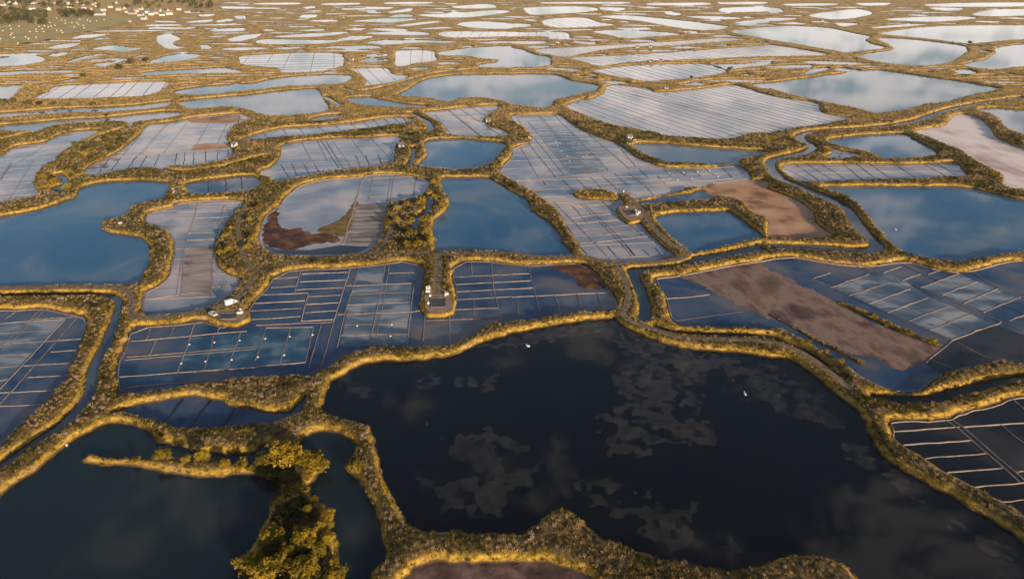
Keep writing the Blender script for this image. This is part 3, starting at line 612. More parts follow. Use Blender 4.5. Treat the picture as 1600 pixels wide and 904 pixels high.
# long combed ridges of the far pans: (pan, line that gives the direction, metres apart, width, style)
HATCH = [
 ('J', "M0 700,332 1100,304", 13.0, 0.4, ''), ('F', "M0 985,642 1280,632", 10.0, 0.38, ''), ('L', "M1 1030,140 1310,132", 13.0, 0.4, ''),
 ('H', "M1 150,332 780,300", 15.0, 0.4, ''), ('M', "M2 100,200 300,194", 14.0, 0.36, ''), ('K', "M0 60,360 330,340", 12.0, 0.4, ''),
 ('N', "M2 560,32 1150,226", 8.5, 0.55, ''), ('N', "M2 690,12 1290,150", 200.0, 0.6, ''),
 ('N', "M2 700,120 1050,60", 42.0, 0.5, ''),
 ('f1', "T0 500,530 390,605", 14.0, 0.9, 'dark'), ('f1', "T0 300,575 1000,540", 45.0, 0.8, ''),
 ('f2', "T1 0,375 540,365", 22.0, 0.9, 'dark'), ('f2', "T1 300,330 260,445", 26.0, 0.8, 'dark'),
 ('f3', "T1 600,228 550,250", 14.0, 0.9, ''), ('f4', "T1 1300,200 1270,230", 16.0, 0.9, ''),
 ('f6', "T1 680,425 780,522", 14.0, 0.9, 'dark'), ('f7', "T2 300,115 480,160", 16.0, 1.0, 'dark'),
 ('f8', "T2 300,312 480,322", 12.0, 0.9, ''), ('f9', "T2 500,360 700,392", 13.0, 0.8, ''),
 ('f10', "T2 700,420 950,492", 12.0, 0.8, ''), ('f8', "T2 240,330 1300,242", 30.0, 0.8, ''), ('f9', "T2 450,378 1500,300", 38.0, 0.8, ''),
]
RIMS = ['A', 'B', 'C', 'D', 'M', 'F', 'G']
# bare mud and algae: (pan or label, mud, outline)
PATCHES = [
 ('B', 'red', "N2 225,88 300,84 400,84 460,130 505,195 430,212 370,190 330,140"),
 ('C', 'pink', "N2 930,144 1050,124 1320,78 N3 10,112 130,167 380,292 580,402 760,462 930,532 880,582 720,642 600,592 480,562 350,527 200,442 0,347 N2 1391,372 1250,302 1100,222 1000,177"),
 ('F', 'grey', "M0 1045,860 1215,842 N0 1150,30 1143,228 990,238 1000,30"),
 ('G', 'red', "M1 120,632 70,690 40,780 60,842 200,867 330,832 480,820 430,782 330,777 250,752 170,752 130,712"),
 ('G', 'olive', "M1 350,757 480,692 540,622 570,572 548,700 505,792 420,777"),
 ('J', 'brown', "M0 1085,132 1340,108 1335,150 1085,152"),
 ('J', 'brown', "M0 1112,276 1285,267 1280,295 1102,307"),
]

# cells toned apart from the rest of their pan: (pan, brine, outline)
CELLS = [
 ('G', 'dark', "M1 40,840 120,868 300,870 480,842 640,852 560,892 300,897 120,888 60,864"),  # dark sheet standing in for the bank's cast shadow
 ('C', 'dark', "N3 1005,500 1230,408 1391,462 1391,628 1250,604 1180,612 1050,636 950,676 860,615"),
 ('G', 'grey', "M1 575,612 735,604 722,740 700,810 660,850 495,835 530,740"),
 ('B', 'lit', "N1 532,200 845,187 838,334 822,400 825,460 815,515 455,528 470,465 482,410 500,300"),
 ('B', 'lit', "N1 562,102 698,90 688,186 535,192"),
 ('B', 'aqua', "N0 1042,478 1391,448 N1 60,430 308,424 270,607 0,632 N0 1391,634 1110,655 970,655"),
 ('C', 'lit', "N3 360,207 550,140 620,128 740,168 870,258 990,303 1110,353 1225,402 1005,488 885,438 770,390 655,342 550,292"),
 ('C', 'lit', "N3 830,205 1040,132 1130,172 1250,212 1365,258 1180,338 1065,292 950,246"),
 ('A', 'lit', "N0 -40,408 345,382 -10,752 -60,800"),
 ('M', 'lit', "M2 155,215 240,205 340,200 508,368 540,420 345,440"),
]

ALGAE = [
 ('largest mottled grey algae patch in the big dark pond', 'P 950.0,517.0 1010.0,512.0 1060.0,542.0 1150.0,562.0 1230.0,582.0 1270.0,617.0 1305.0,667.0 1250.0,647.0 1200.0,632.0 1190.0,612.0 1150.0,587.0 1110.0,577.0 1080.0,587.0 1100.0,642.0 1120.0,692.0 1060.0,692.0 1010.0,712.0 950.0,707.0 945.0,672.0 965.0,622.0 960.0,592.0 1000.0,572.0 965.0,542.0'),
 ('slanting mottled algae patch low in the big dark pond', 'P 885.0,747.0 925.0,742.0 975.0,757.0 1040.0,797.0 1095.0,802.0 1080.0,832.0 1140.0,847.0 1120.0,859.5 1060.0,844.5 1020.0,839.5 990.0,814.5 930.0,789.5 895.0,769.5'),
 ('broad mottled algae patch in the middle of the big dark pond', 'P 665.0,662.0 720.0,682.0 775.0,672.0 820.0,702.0 840.0,752.0 810.0,772.0 780.0,799.5 740.0,802.0 665.0,772.0 655.0,742.0 710.0,732.0 715.0,702.0'),
 ("small rounded algae patch near the pond's upper bank", 'P 642.5,592.0 685.0,579.5 700.0,597.0 670.0,609.5 645.0,608.0'),
 ('flat algae patch beside the small rounded one', 'P 710.0,598.0 750.0,587.0 782.5,583.0 775.0,599.5 740.0,605.5'),
 ("long thin algae streak under the pond's upper bank", 'P 760.0,534.5 800.0,526.0 850.0,516.0 925.0,502.0 965.0,508.0 950.0,518.0 850.0,533.0 800.0,539.0 760.0,542.0'),
 ('leftmost faint algae patch in the big dark pond', 'P 540.0,592.0 590.0,602.0 565.0,624.5 544.0,618.0'),
 ("faint algae streak along the pond's right bank", 'P 1330.0,692.0 1380.0,722.0 1435.0,772.0 1420.0,783.0 1375.0,744.5 1335.0,714.5'),
 ('rightmost faint algae streak in the big dark pond', 'P 1500.0,827.0 1575.0,867.0 1570.0,878.0 1510.0,844.5'),
]
# ------------------------------------------------------------------ shore lines on the ground
BANK_H = 2.0
def toward(S, k):
    """near shores are seen over the crest of their bank: the foot of the bank lies nearer by what the crest hides"""
    n = normals(S)
    D = np.linalg.norm(S, axis=1)
    v = S / D[:, None]
    w = np.clip(-(n * v).sum(1), 0, 1) ** 0.7
    delta = np.clip(BANK_H * D / CAM_H - 2.4, 0, 11.0) * k
    return S - v * (w * delta)[:, None]
def shore(P_uv, offset=True):
    G = np.array([ground(p) for p in P_uv])
    if area(G) < 0: G = G[::-1]
    far = np.linalg.norm(G.mean(0)) > 900
    S = catmull(G, 3 if far else 7)
    if offset: S = toward(S, 1.0)
    # natural raggedness of the shore
    n = normals(S)
    j = (vnoise(S[:, 0], S[:, 1], 3.0, 3) - 0.5) * 0.9 + (vnoise(S[:, 0], S[:, 1], 9.0, 4) - 0.5) * 1.0
    j = j + (vnoise(S[:, 0], S[:, 1], 1.4, 6) - 0.5) * 0.7
    j = j * np.clip(np.linalg.norm(S, axis=1) / 420.0, 1.0, 5.0)
    return S + n * j[:, None]

def ribbon(C_uv, w, z=0.0, n=4):
    G = catmull([ground(p, z) for p in C_uv], n, closed=False)
    d = np.gradient(G, axis=0); d /= np.linalg.norm(d, axis=1, keepdims=True) + 1e-9
    nn = np.stack([-d[:, 1], d[:, 0]], 1)
    ww = w * (1 + 0.35 * (vnoise(G[:, 0], G[:, 1], 11.0, 9) - 0.5))
    return G, np.vstack([G + nn * ww[:, None] / 2, (G - nn * ww[:, None] / 2)[::-1]])

for d in WATERS:
    if d['kind'] == 'canal':
        S = ribbon(d['C'], d['w'])[1]
        if area(S) < 0: S = S[::-1]
        if 'ditch' not in d['label'] and 'channel' not in d['label']:
            S = toward(S, 0.85)
        d['S'] = S
    else:
        d['S'] = shore(d['P'])

# ------------------------------------------------------------------ the banks: one sheet of land shaped by its distance to the shores
ROWS = [70.0]
while ROWS[-1] < 3000:
    y = ROWS[-1]
    ROWS.append(y + (0.5 if y < 200 else 0.8 if y < 450 else 1.4 if y < 900 else 3.6))
ROWS = np.array(ROWS)
TMAX = 1.14
NC = 1141
TC = np.linspace(-TMAX, TMAX, NC)
DT = TC[1] - TC[0]
NR = len(ROWS)
GX = (ROWS[:, None] * TC[None, :]).astype(np.float32)
GY = np.repeat(ROWS[:, None], NC, 1).astype(np.float32)
DIST2 = np.full((NR, NC), 400.0, np.float32)
INSIDE = np.zeros((NR, NC), bool)

def rows_of(y0, y1):
    return max(int(np.searchsorted(ROWS, y0)), 0), min(int(np.searchsorted(ROWS, y1)), NR)
def seg_dist(ax, ay, bx, by, reach, store):
    r0, r1 = rows_of(min(ay, by) - reach, max(ay, by) + reach)
    if r1 <= r0: return
    ylo, yhi = ROWS[r0], ROWS[r1 - 1]
    xmin, xmax = min(ax, bx) - reach, max(ax, bx) + reach
    t0 = min(xmin / ylo, xmin / yhi); t1 = max(xmax / ylo, xmax / yhi)
    c0 = max(int((t0 + TMAX) / DT), 0); c1 = min(int((t1 + TMAX) / DT) + 2, NC)
    if c1 <= c0: return
    X = GX[r0:r1, c0:c1]; Y = GY[r0:r1, c0:c1]
    dx, dy = bx - ax, by - ay
    t = np.clip(((X - ax) * dx + (Y - ay) * dy) / (dx * dx + dy * dy + 1e-9), 0, 1)
    d2 = (X - ax - t * dx) ** 2 + (Y - ay - t * dy) ** 2
    sl = store[r0:r1, c0:c1]
    np.minimum(sl, d2, out=sl)

def fill(S, mask):
    r0, r1 = rows_of(S[:, 1].min(), S[:, 1].max())
    if r1 <= r0: return
    cnt = np.zeros((r1 - r0, NC + 1), np.int32)
    A = S; B = np.roll(S, -1, 0)
    for (ax, ay), (bx, by) in zip(A, B):
        lo, hi = (ay, by) if ay < by else (by, ay)
        i0 = int(np.searchsorted(ROWS, lo)); i1 = int(np.searchsorted(ROWS, hi))
        i0 = max(i0, r0); i1 = min(i1, r1)
        if i1 <= i0: continue
        yy = ROWS[i0:i1]
        xi = ax + (yy - ay) / (by - ay) * (bx - ax)
        ci = np.clip(np.ceil((xi / yy + TMAX) / DT).astype(int), 0, NC)
        np.add.at(cnt, (np.arange(i0 - r0, i1 - r0), ci), 1)
    mask[r0:r1] |= (np.cumsum(cnt, 1)[:, :NC] % 2).astype(bool)

for d in WATERS:
    S = d['S']
    reach = 12.0
    for (ax, ay), (bx, by) in zip(S, np.roll(S, -1, 0)):
        seg_dist(ax, ay, bx, by, reach, DIST2)
    fill(S, INSIDE)
# more slivers of water scattered through the far marsh, wherever there is room on land
tries = 0; added = 0
while added < 330 and tries < 16000:
    tries += 1
    u = (RND.uniform(0, 1600), 4 + 140 * RND.random() ** 1.2)
    gx, gy = ground(u)
    if gy > 2900: continue
    Lx = RND.uniform(10, 85) * (0.6 + gy / 1600) * (1.0 if tries < 6000 else 0.55); Ly = RND.uniform(5, 18) * (0.5 + gy / 900) * (1.0 if tries < 6000 else 0.7); rot = RND.uniform(-0.35, 0.35)
    pts = []
    for a in range(9):
        an = a * 2 * math.pi / 9 + RND.uniform(-0.2, 0.2); k = RND.uniform(0.6, 1.15)
        ex, ey = Lx * k * math.cos(an), Ly * k * math.sin(an)
        pts.append((gx + ex * math.cos(rot) - ey * math.sin(rot), gy + ex * math.sin(rot) + ey * math.cos(rot)))
    ok = True
    for (x_, y_) in pts + [(gx, gy), (gx + Lx * 0.5, gy), (gx - Lx * 0.5, gy)]:
        r_ = int(np.searchsorted(ROWS, y_)); c_ = int((x_ / y_ + TMAX) / DT)
        if not (0 < r_ < NR and 0 < c_ < NC) or INSIDE[r_, c_] or DIST2[r_, c_] < 5.0: ok = False; break
    if not ok: continue
    mpts = np.array(gpts(MEADOW)); 
    if gx < mpts[:, 0].max() and gy > mpts[:, 1].min() - 30 and u[0] < 330: continue
    S = catmull(pts, 3)
    if area(S) < 0: S = S[::-1]
    S = S + normals(S) * ((vnoise(S[:, 0], S[:, 1], 9.0, 3) - 0.5) * 4.0)[:, None]
    WATERS.append(dict(kind='pond', mat='pale' if added % 2 else 'silt', label="distant sliver of bright water in the tan marsh", S=S, shared="distant slivers of water"))
    for (ax, ay), (bx, by) in zip(S, np.roll(S, -1, 0)):
        seg_dist(ax, ay, bx, by, 12.0, DIST2)
    fill(S, INSIDE); added += 1
print("slivers", added)
# islets that stand in the water
ISLETS_S = []
for s, hh in ISLETS:
    S = shore(survey(s), offset=False)
    msk = np.zeros_like(INSIDE); fill(S, msk)
    for (ax, ay), (bx, by) in zip(S, np.roll(S, -1, 0)):
        seg_dist(ax, ay, bx, by, 12.0, DIST2)
    INSIDE &= ~msk; ISLETS_S.append((msk, hh))
DIST = np.sqrt(DIST2)
SGN = np.where(INSIDE, -DIST, DIST)
n1 = vnoise(GX, GY, 2.2, 21); n2 = vnoise(GX, GY, 7.0, 22); n3 = vnoise(GX, GY, 40.0, 23)
CREST = BANK_H * (0.72 + 0.35 * n2 + 0.20 * n3)
CREST = CREST * np.interp(ROWS, [450, 800, 1500], [1.0, 0.68, 0.5])[:, None]   # the outer marsh has lower banks
LAND = np.where(SGN > 0, CREST * np.tanh(SGN / 1.7) + (n1 - 0.5) * 0.30 * np.clip(SGN / 1.5, 0, 1) + (vnoise(GX, GY, 1.0, 24) - 0.5) * 0.16 * np.clip(SGN, 0, 1), np.maximum(SGN * 0.8, -0.6))
# wide ground inland sinks a little behind the banks
LAND -= np.clip((SGN - 5) / 8, 0, 1) * np.minimum(0.5, CREST * 0.3)

for msk, hh in ISLETS_S:
    LAND = np.where(msk, LAND * hh, LAND)
# tracks and yards: the land is levelled under them
TRACK_Z = 1.55
FLATMASK2 = np.full((NR, NC), 400.0, np.float32)
TRACKS_G = []
for lab, w, s in TRACKS:
    G, rib = ribbon(survey(s), w, TRACK_Z, 5)
    TRACKS_G.append((lab, w, G))
    for (ax, ay), (bx, by) in zip(G[:-1], G[1:]):
        seg_dist(ax, ay, bx, by, 6.0, FLATMASK2)
fd = np.sqrt(FLATMASK2)
k = np.clip((3.3 - fd) / 1.6, 0, 1); k = k * k * (3 - 2 * k)
LAND = LAND * (1 - k) + (TRACK_Z - 0.10) * k
YARDMASK = np.zeros_like(INSIDE)
YARDS_G = []
for lab, s in YARDS:
    G = np.array(gpts(s, 1.5));
    if area(G) < 0: G = G[::-1]
    YARDS_G.append((lab, G))
    msk = np.zeros_like(INSIDE); fill(G, msk)
    dd = np.full((NR, NC), 400.0, np.float32)
    for (ax, ay), (bx, by) in zip(G, np.roll(G, -1, 0)):
        seg_dist(ax, ay, bx, by, 3.0, dd)
    kk = np.where(msk, 1.0, np.clip((2.2 - np.sqrt(dd)) / 1.4, 0, 1))
    LAND = LAND * (1 - kk) + 1.40 * kk
    YARDMASK |= msk | (dd < 1.0)
MEADOW_G = catmull(gpts(MEADOW), 4)
mm = np.zeros_like(INSIDE); fill(MEADOW_G, mm)
LAND = np.where(mm, np.minimum(LAND, 1.1), LAND)

def height(x, y):
    r = np.clip(np.searchsorted(ROWS, y) - 1, 0, NR - 2); fr = (y - ROWS[r]) / (ROWS[r + 1] - ROWS[r])
    t = (x / y + TMAX) / DT; c = int(np.clip(math.floor(t), 0, NC - 2)); fc = t - c
    a = LAND[r, c] * (1 - fc) + LAND[r, c + 1] * fc
    b = LAND[r + 1, c] * (1 - fc) + LAND[r + 1, c + 1] * fc
    return float(a * (1 - fr) + b * fr)

def on_land(uv, zguess=1.3):
    x, y = ground(uv, zguess)
    h = height(x, y)
    x, y = ground(uv, max(h, 0.0))
    return x, y, height(x, y)

# drop what is deep under water or far outside the view
KEEPQ = np.maximum(np.maximum(LAND[:-1, :-1], LAND[1:, :-1]), np.maximum(LAND[:-1, 1:], LAND[1:, 1:])) > -0.42
lim = np.interp(ROWS[:-1], [70, 110, 200, 320, 600, 3000], [1.14, 1.14, 1.02, 0.95, 0.88, 0.84])
KEEPQ &= np.abs(TC[None, :-1]) < lim[:, None]
vid = np.arange(NR * NC).reshape(NR, NC)
q = np.stack([vid[:-1, :-1], vid[:-1, 1:], vid[1:, 1:], vid[1:, :-1]], -1)[KEEPQ]
used = np.unique(q)
remap = np.full(NR * NC, -1, np.int64); remap[used] = np.arange(len(used))
q = remap[q].astype(np.int32)
V = np.stack([GX.ravel()[used], GY.ravel()[used], LAND.ravel()[used].astype(np.float32)], 1)
me = bpy.data.meshes.new("ground")
me.vertices.add(len(V)); me.vertices.foreach_set('co', V.astype(np.float32).ravel())
me.loops.add(q.size); me.loops.foreach_set('vertex_index', q.ravel())
me.polygons.add(len(q)); me.polygons.foreach_set('loop_start', np.arange(0, q.size, 4, dtype=np.int32))
me.polygons.foreach_set('use_smooth', np.ones(len(q), bool))
me.update(calc_edges=True)
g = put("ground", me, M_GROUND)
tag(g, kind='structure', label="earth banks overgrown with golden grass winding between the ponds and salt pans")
print("land quads", len(q))

# the bed that carries everything and runs on to the horizon
bed = MB().add([(-30000, -3000, -0.75), (30000, -3000, -0.75), (30000, 45000, -0.75), (-30000, 45000, -0.75)], [(0, 1, 2, 3)])
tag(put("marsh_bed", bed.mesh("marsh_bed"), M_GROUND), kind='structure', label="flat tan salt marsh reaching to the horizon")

# ------------------------------------------------------------------ water sheets, salt pans
def grow(S, r):
    return S + normals(S) * r
def sheet(name, S, z, mat, parent=None, org=(0, 0, 0)):
    cv, ce, cf, *_ = delaunay_2d_cdt([Vector((float(x - org[0]), float(y - org[1]))) for x, y in S], [], [list(range(len(S)))], 1, 1e-4)
    v = [(p.x, p.y, z - org[2]) for p in cv]
    fc = []
    for f in cf:
        a = v[f[0]]; b = v[f[1]]; c_ = v[f[2]]
        f = list(f)
        if (b[0] - a[0]) * (c_[1] - a[1]) - (b[1] - a[1]) * (c_[0] - a[0]) < 0: f.reverse()
        fc.append(tuple(f))
    return put(name, mesh_from(name, v, fc), mat, parent, (0, 0, 0) if parent is not None else org)

def ridge_mesh(pts, w, h, bulge=False, org=(0, 0), seed=0):
    pts = np.array(pts, float)
    seg = np.linalg.norm(np.diff(pts, axis=0), axis=1); cum = np.concatenate([[0], np.cumsum(seg)])
    n = int(np.clip(cum[-1] / 3.0, 4, 14))
    if len(pts) > 8: n = min(len(pts) * 2, 60)
    t = np.linspace(0, cum[-1], n + 1)
    P = np.stack([np.interp(t, cum, pts[:, 0]), np.interp(t, cum, pts[:, 1])], 1)
    d = np.gradient(P, axis=0); d /= np.linalg.norm(d, axis=1, keepdims=True) + 1e-9
    nn = np.stack([-d[:, 1], d[:, 0]], 1)
    r = random.Random(seed)
    vs = []; fs = []
    for i in range(n + 1):
        k = 1 + r.uniform(-0.38, 0.38)
        off = r.uniform(-0.22, 0.22) * (w / 0.4)
        if bulge and cum[-1] > 6:
            u = abs(t[i] / cum[-1] - 0.5)
            if u < 0.12: k *= 2.0; off += 0.35 * (w / 0.4)
        c = P[i] + nn[i] * off
        hh = h * (1 + r.uniform(-0.25, 0.25))
        for s_, z_ in ((-1.0, -0.08), (-0.55, hh), (0.55, hh), (1.0, -0.08)):
            q_ = c + nn[i] * (s_ * w * k * 0.5 * 1.25)
            vs.append((q_[0] - org[0], q_[1] - org[1], z_))
        if i:
            b = 4 * (i - 1)
            for j in range(3): fs.append((b + j, b + 4 + j, b + 5 + j, b + 1 + j))
    fs.append((0, 1, 2, 3)); e = 4 * n; fs.append((e + 3, e + 2, e + 1, e))
    return mesh_from("clay_ridge", vs, fs)

NSEED = [0]; RIDGE_K = 0.58
def add_ridge(root, pts, w=0.30, h=0.16, mat=None, bulge=False, name="clay_ridge"):
    NSEED[0] += 1
    w = w * RIDGE_K
    o = root.location
    return put(name, ridge_mesh(pts, w, h, bulge, (o.x, o.y), NSEED[0]), mat or M_CLAY, root)

def clip_lines(S, p0, p1, spacing, phase=0.5):
    """parallel lines through the outline S, along p0-p1"""
    d = np.array(p1) - np.array(p0); d /= np.linalg.norm(d); n = np.array([-d[1], d[0]])
    off = S @ n; al = S @ d
    lo, hi = off.min(), off.max(); out = []
    k0 = lo + spacing * phase
    while k0 < hi:
        c = []
        for i in range(len(S)):
            a, b = off[i] - k0, off[(i + 1) % len(S)] - k0
            if a * b < 0:
                t = a / (a - b); c.append(al[i] + t * (al[(i + 1) % len(S)] - al[i]))
        c.sort()
        for a, b in zip(c[0::2], c[1::2]):
            if b - a > 4: out.append([n * k0 + d * (a + 0.8), n * k0 + d * (b - 0.8)])
        k0 += spacing * (0.72 + 0.56 * ((len(out) * 0.618) % 1.0))
    return out

zi = 0
for d in WATERS:
    zi += 1
    z = 0.004 * (zi % 7)
    S = grow(d['S'], 1.3)
    c = d['S'].mean(0)
    if d['kind'] in ('pond', 'canal'):
        o = sheet('pond' if d['kind'] == 'pond' else 'canal', S, z, M_POND[d['mat']], None, (c[0], c[1], 0))
        tag(o, d['label'], None, d.get('shared'), 'structure')
    elif d['kind'] == 'flat':
        o = sheet('mud_flat', S, z + 0.05, M_MUD[d['mat']], None, (c[0], c[1], 0))
        tag(o, d['label'], None, None, 'structure')
    else:
        root = empty('salt_pan', (c[0], c[1], 0)); tag(root, d['label'], 'salt pan', 'salt pans of the marsh')
        d['root'] = root
        sheet('brine', S, z, M_PAN[d['mat']], root, (c[0], c[1], 0))

for key, w, s, style in RIDGES:
    root = PANS[key]['root']
    for line in s.split(';'):
        if not line.strip(): continue
        pts = [np.array(ground(p)) for p in survey(line)]
        if style == 'dark':
            add_ridge(root, pts, w, 0.14, M_CLAYD)
        elif style == 'black':
            add_ridge(root, pts, w, 0.14, M_CLAYB)
        elif style == 'double':
            a = pts[0]; b = pts[-1]; dd = (b - a) / np.linalg.norm(b - a); nn = np.array([-dd[1], dd[0]]) * 0.85
            add_ridge(root, [p + nn for p in pts], w); add_ridge(root, [p - nn for p in pts], w)
        else:
            add_ridge(root, pts, w, 0.18, M_CLAY, bulge=(style == 'bulge'))
for key, dirs, spacing, w, style in HATCH:
    root = PANS[key]['root']; S = PANS[key]['S']
    p = gpts(dirs)
    for ln in clip_lines(S, p[0], p[1], spacing):
        add_ridge(root, ln, w, 0.16, M_CLAYD if style == 'dark' else M_CLAY)
for key in RIMS:
    root = PANS[key]['root']; S = grow(PANS[key]['S'], -0.55)
    add_ridge(root, np.vstack([S[::2], S[:1]]), 0.55, 0.22, M_CLAY, name="clay_rim")
def relief(name, S, mat, parent=None, step=0.9, top=0.10, rough=0.22):
    """bare mud or algae: a low uneven shoal that breaks the water surface along a ragged edge"""
    x0, y0 = S.min(0) - 2; x1, y1 = S.max(0) + 2
    nx = int((x1 - x0) / step) + 2; ny = int((y1 - y0) / step) + 2
    X, Y = np.meshgrid(x0 + step * np.arange(nx), y0 + step * np.arange(ny))
    d2 = np.full(X.shape, 1e6); ins = np.zeros(X.shape, bool)
    for (ax, ay), (bx, by) in zip(S, np.roll(S, -1, 0)):
        dx, dy = bx - ax, by - ay
        t = np.clip(((X - ax) * dx + (Y - ay) * dy) / (dx * dx + dy * dy + 1e-9), 0, 1)
        d2 = np.minimum(d2, (X - ax - t * dx) ** 2 + (Y - ay - t * dy) ** 2)
        cr = ((ay > Y) != (by > Y)) & (X < dx * (Y - ay) / (dy if abs(dy) > 1e-9 else 1e-9) + ax)
        ins ^= cr
    sd = np.where(ins, np.sqrt(d2), -np.sqrt(d2))
    no = vnoise(X, Y, 2.3, 61) * 0.45 + vnoise(X, Y, 6.0, 62) * 0.35 + vnoise(X, Y, 1.1, 63) * 0.2
    Z = np.clip(sd * 0.05, -0.35, top) + (no - 0.5) * rough + 0.03
    keep = np.maximum(np.maximum(Z[:-1, :-1], Z[1:, :-1]), np.maximum(Z[:-1, 1:], Z[1:, 1:])) > -0.01
    vid_ = np.arange(nx * ny).reshape(ny, nx)
    q_ = np.stack([vid_[:-1, :-1], vid_[:-1, 1:], vid_[1:, 1:], vid_[1:, :-1]], -1)[keep]
    us = np.unique(q_); rm = np.full(nx * ny, -1); rm[us] = np.arange(len(us))
    c = (parent.location.x, parent.location.y) if parent is not None else tuple(S.mean(0))
    vs = np.stack([X.ravel()[us] - c[0], Y.ravel()[us] - c[1], Z.ravel()[us]], 1)
    return put(name, mesh_from(name, vs, [tuple(int(i) for i in f) for f in rm[q_]], True), mat, parent, (0, 0, 0) if parent is not None else (c[0], c[1], 0))
def make_algae_mat():
    m, N, L, out = new_mat("sunken_algae")
    at = N("ShaderNodeAttribute"); at.attribute_name = "cover"
    geo = N("ShaderNodeNewGeometry")
    no = N("ShaderNodeTexNoise"); no.inputs['Scale'].default_value = 0.3; no.inputs['Detail'].default_value = 6; L(geo.outputs['Position'], no.inputs['Vector'])
    r = ramp_node(N, [(0.36, (0.015, 0.0145, 0.013)), (0.64, (0.036, 0.031, 0.027))]); L(no.outputs[0], r.inputs[0])
    mx = N("ShaderNodeMix", data_type='RGBA'); L(at.outputs['Fac'], mx.inputs[0]); mx.inputs[6].default_value = (0.0018, 0.0028, 0.0042, 1); L(r.outputs[0], mx.inputs[7])
    p = N("ShaderNodeBsdfPrincipled"); p.inputs['IOR'].default_value = 1.333; p.inputs['Roughness'].default_value = 0.03
    L(mx.outputs[2], p.inputs['Base Color']); L(p.outputs[0], out.inputs[0])
    return m
M_ALGAE = make_algae_mat()
AZ = [0.034]
def algae(S, step=0.42):
    """weed lying just under the surface: cover thins out towards a mottled edge"""
    AZ[0] += 0.003
    x0, y0 = S.min(0) - 5; x1, y1 = S.max(0) + 5
    nx = int((x1 - x0) / step) + 2; ny = int((y1 - y0) / step) + 2
    X, Y = np.meshgrid(x0 + step * np.arange(nx), y0 + step * np.arange(ny))
    d2 = np.full(X.shape, 1e6); ins = np.zeros(X.shape, bool)
    for (ax, ay), (bx, by) in zip(S, np.roll(S, -1, 0)):
        dx, dy = bx - ax, by - ay
        t = np.clip(((X - ax) * dx + (Y - ay) * dy) / (dx * dx + dy * dy + 1e-9), 0, 1)
        d2 = np.minimum(d2, (X - ax - t * dx) ** 2 + (Y - ay - t * dy) ** 2)
        ins ^= ((ay > Y) != (by > Y)) & (X < dx * (Y - ay) / (dy if abs(dy) > 1e-9 else 1e-9) + ax)
    sd = np.where(ins, np.sqrt(d2), -np.sqrt(d2))
    no = vnoise(X, Y, 1.5, 71) * 0.36 + vnoise(X, Y, 3.2, 72) * 0.36 + vnoise(X, Y, 8.0, 73) * 0.28
    v = np.clip(sd / 5.0, -0.9, 0.34) + (no - 0.5) * 3.4 - 0.05
    cov = np.clip((v + 0.10) / 0.3, 0, 1) * np.clip((sd + 4.5) / 2.0, 0, 1) * np.clip(0.55 + vnoise(X, Y, 22.0, 74) * 0.7, 0, 1)
    keep = np.maximum(np.maximum(cov[:-1, :-1], cov[1:, :-1]), np.maximum(cov[:-1, 1:], cov[1:, 1:])) > 0.0
    vid_ = np.arange(nx * ny).reshape(ny, nx)
    q_ = np.stack([vid_[:-1, :-1], vid_[:-1, 1:], vid_[1:, 1:], vid_[1:, :-1]], -1)[keep]
    us = np.unique(q_); rm = np.full(nx * ny, -1); rm[us] = np.arange(len(us))
    c = S.mean(0)
    me_ = mesh_from('algae_mat', np.stack([X.ravel()[us] - c[0], Y.ravel()[us] - c[1], np.zeros(len(us))], 1), [tuple(int(i) for i in f) for f in rm[q_]])
    a_ = me_.attributes.new('cover', 'FLOAT', 'POINT'); a_.data.foreach_set('value', cov.ravel()[us].astype(np.float32))
    return put('algae_mat', me_, M_ALGAE, None, (c[0], c[1], AZ[0]))
zi = 0
for key, mat, s in PATCHES:
    zi += 1
    S = catmull(gpts(s), 4)
    if area(S) < 0: S = S[::-1]
    root = PANS[key]['root']
    relief('mud_patch', S, M_MUD[mat], root, 0.8 if mat != 'pink' else 1.0)
for lab, s in ALGAE:
    S = catmull(gpts(s), 4)
    if area(S) < 0: S = S[::-1]
    tag(algae(S), lab, 'algae')
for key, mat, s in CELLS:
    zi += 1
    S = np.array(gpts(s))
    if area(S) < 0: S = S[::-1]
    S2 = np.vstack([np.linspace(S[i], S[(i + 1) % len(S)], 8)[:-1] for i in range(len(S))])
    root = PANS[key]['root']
    sheet('brine_or_shade_cell', S2, 0.034 + 0.002 * zi, M_PAN.get(mat) or M_MUD[mat], root, tuple(root.location))

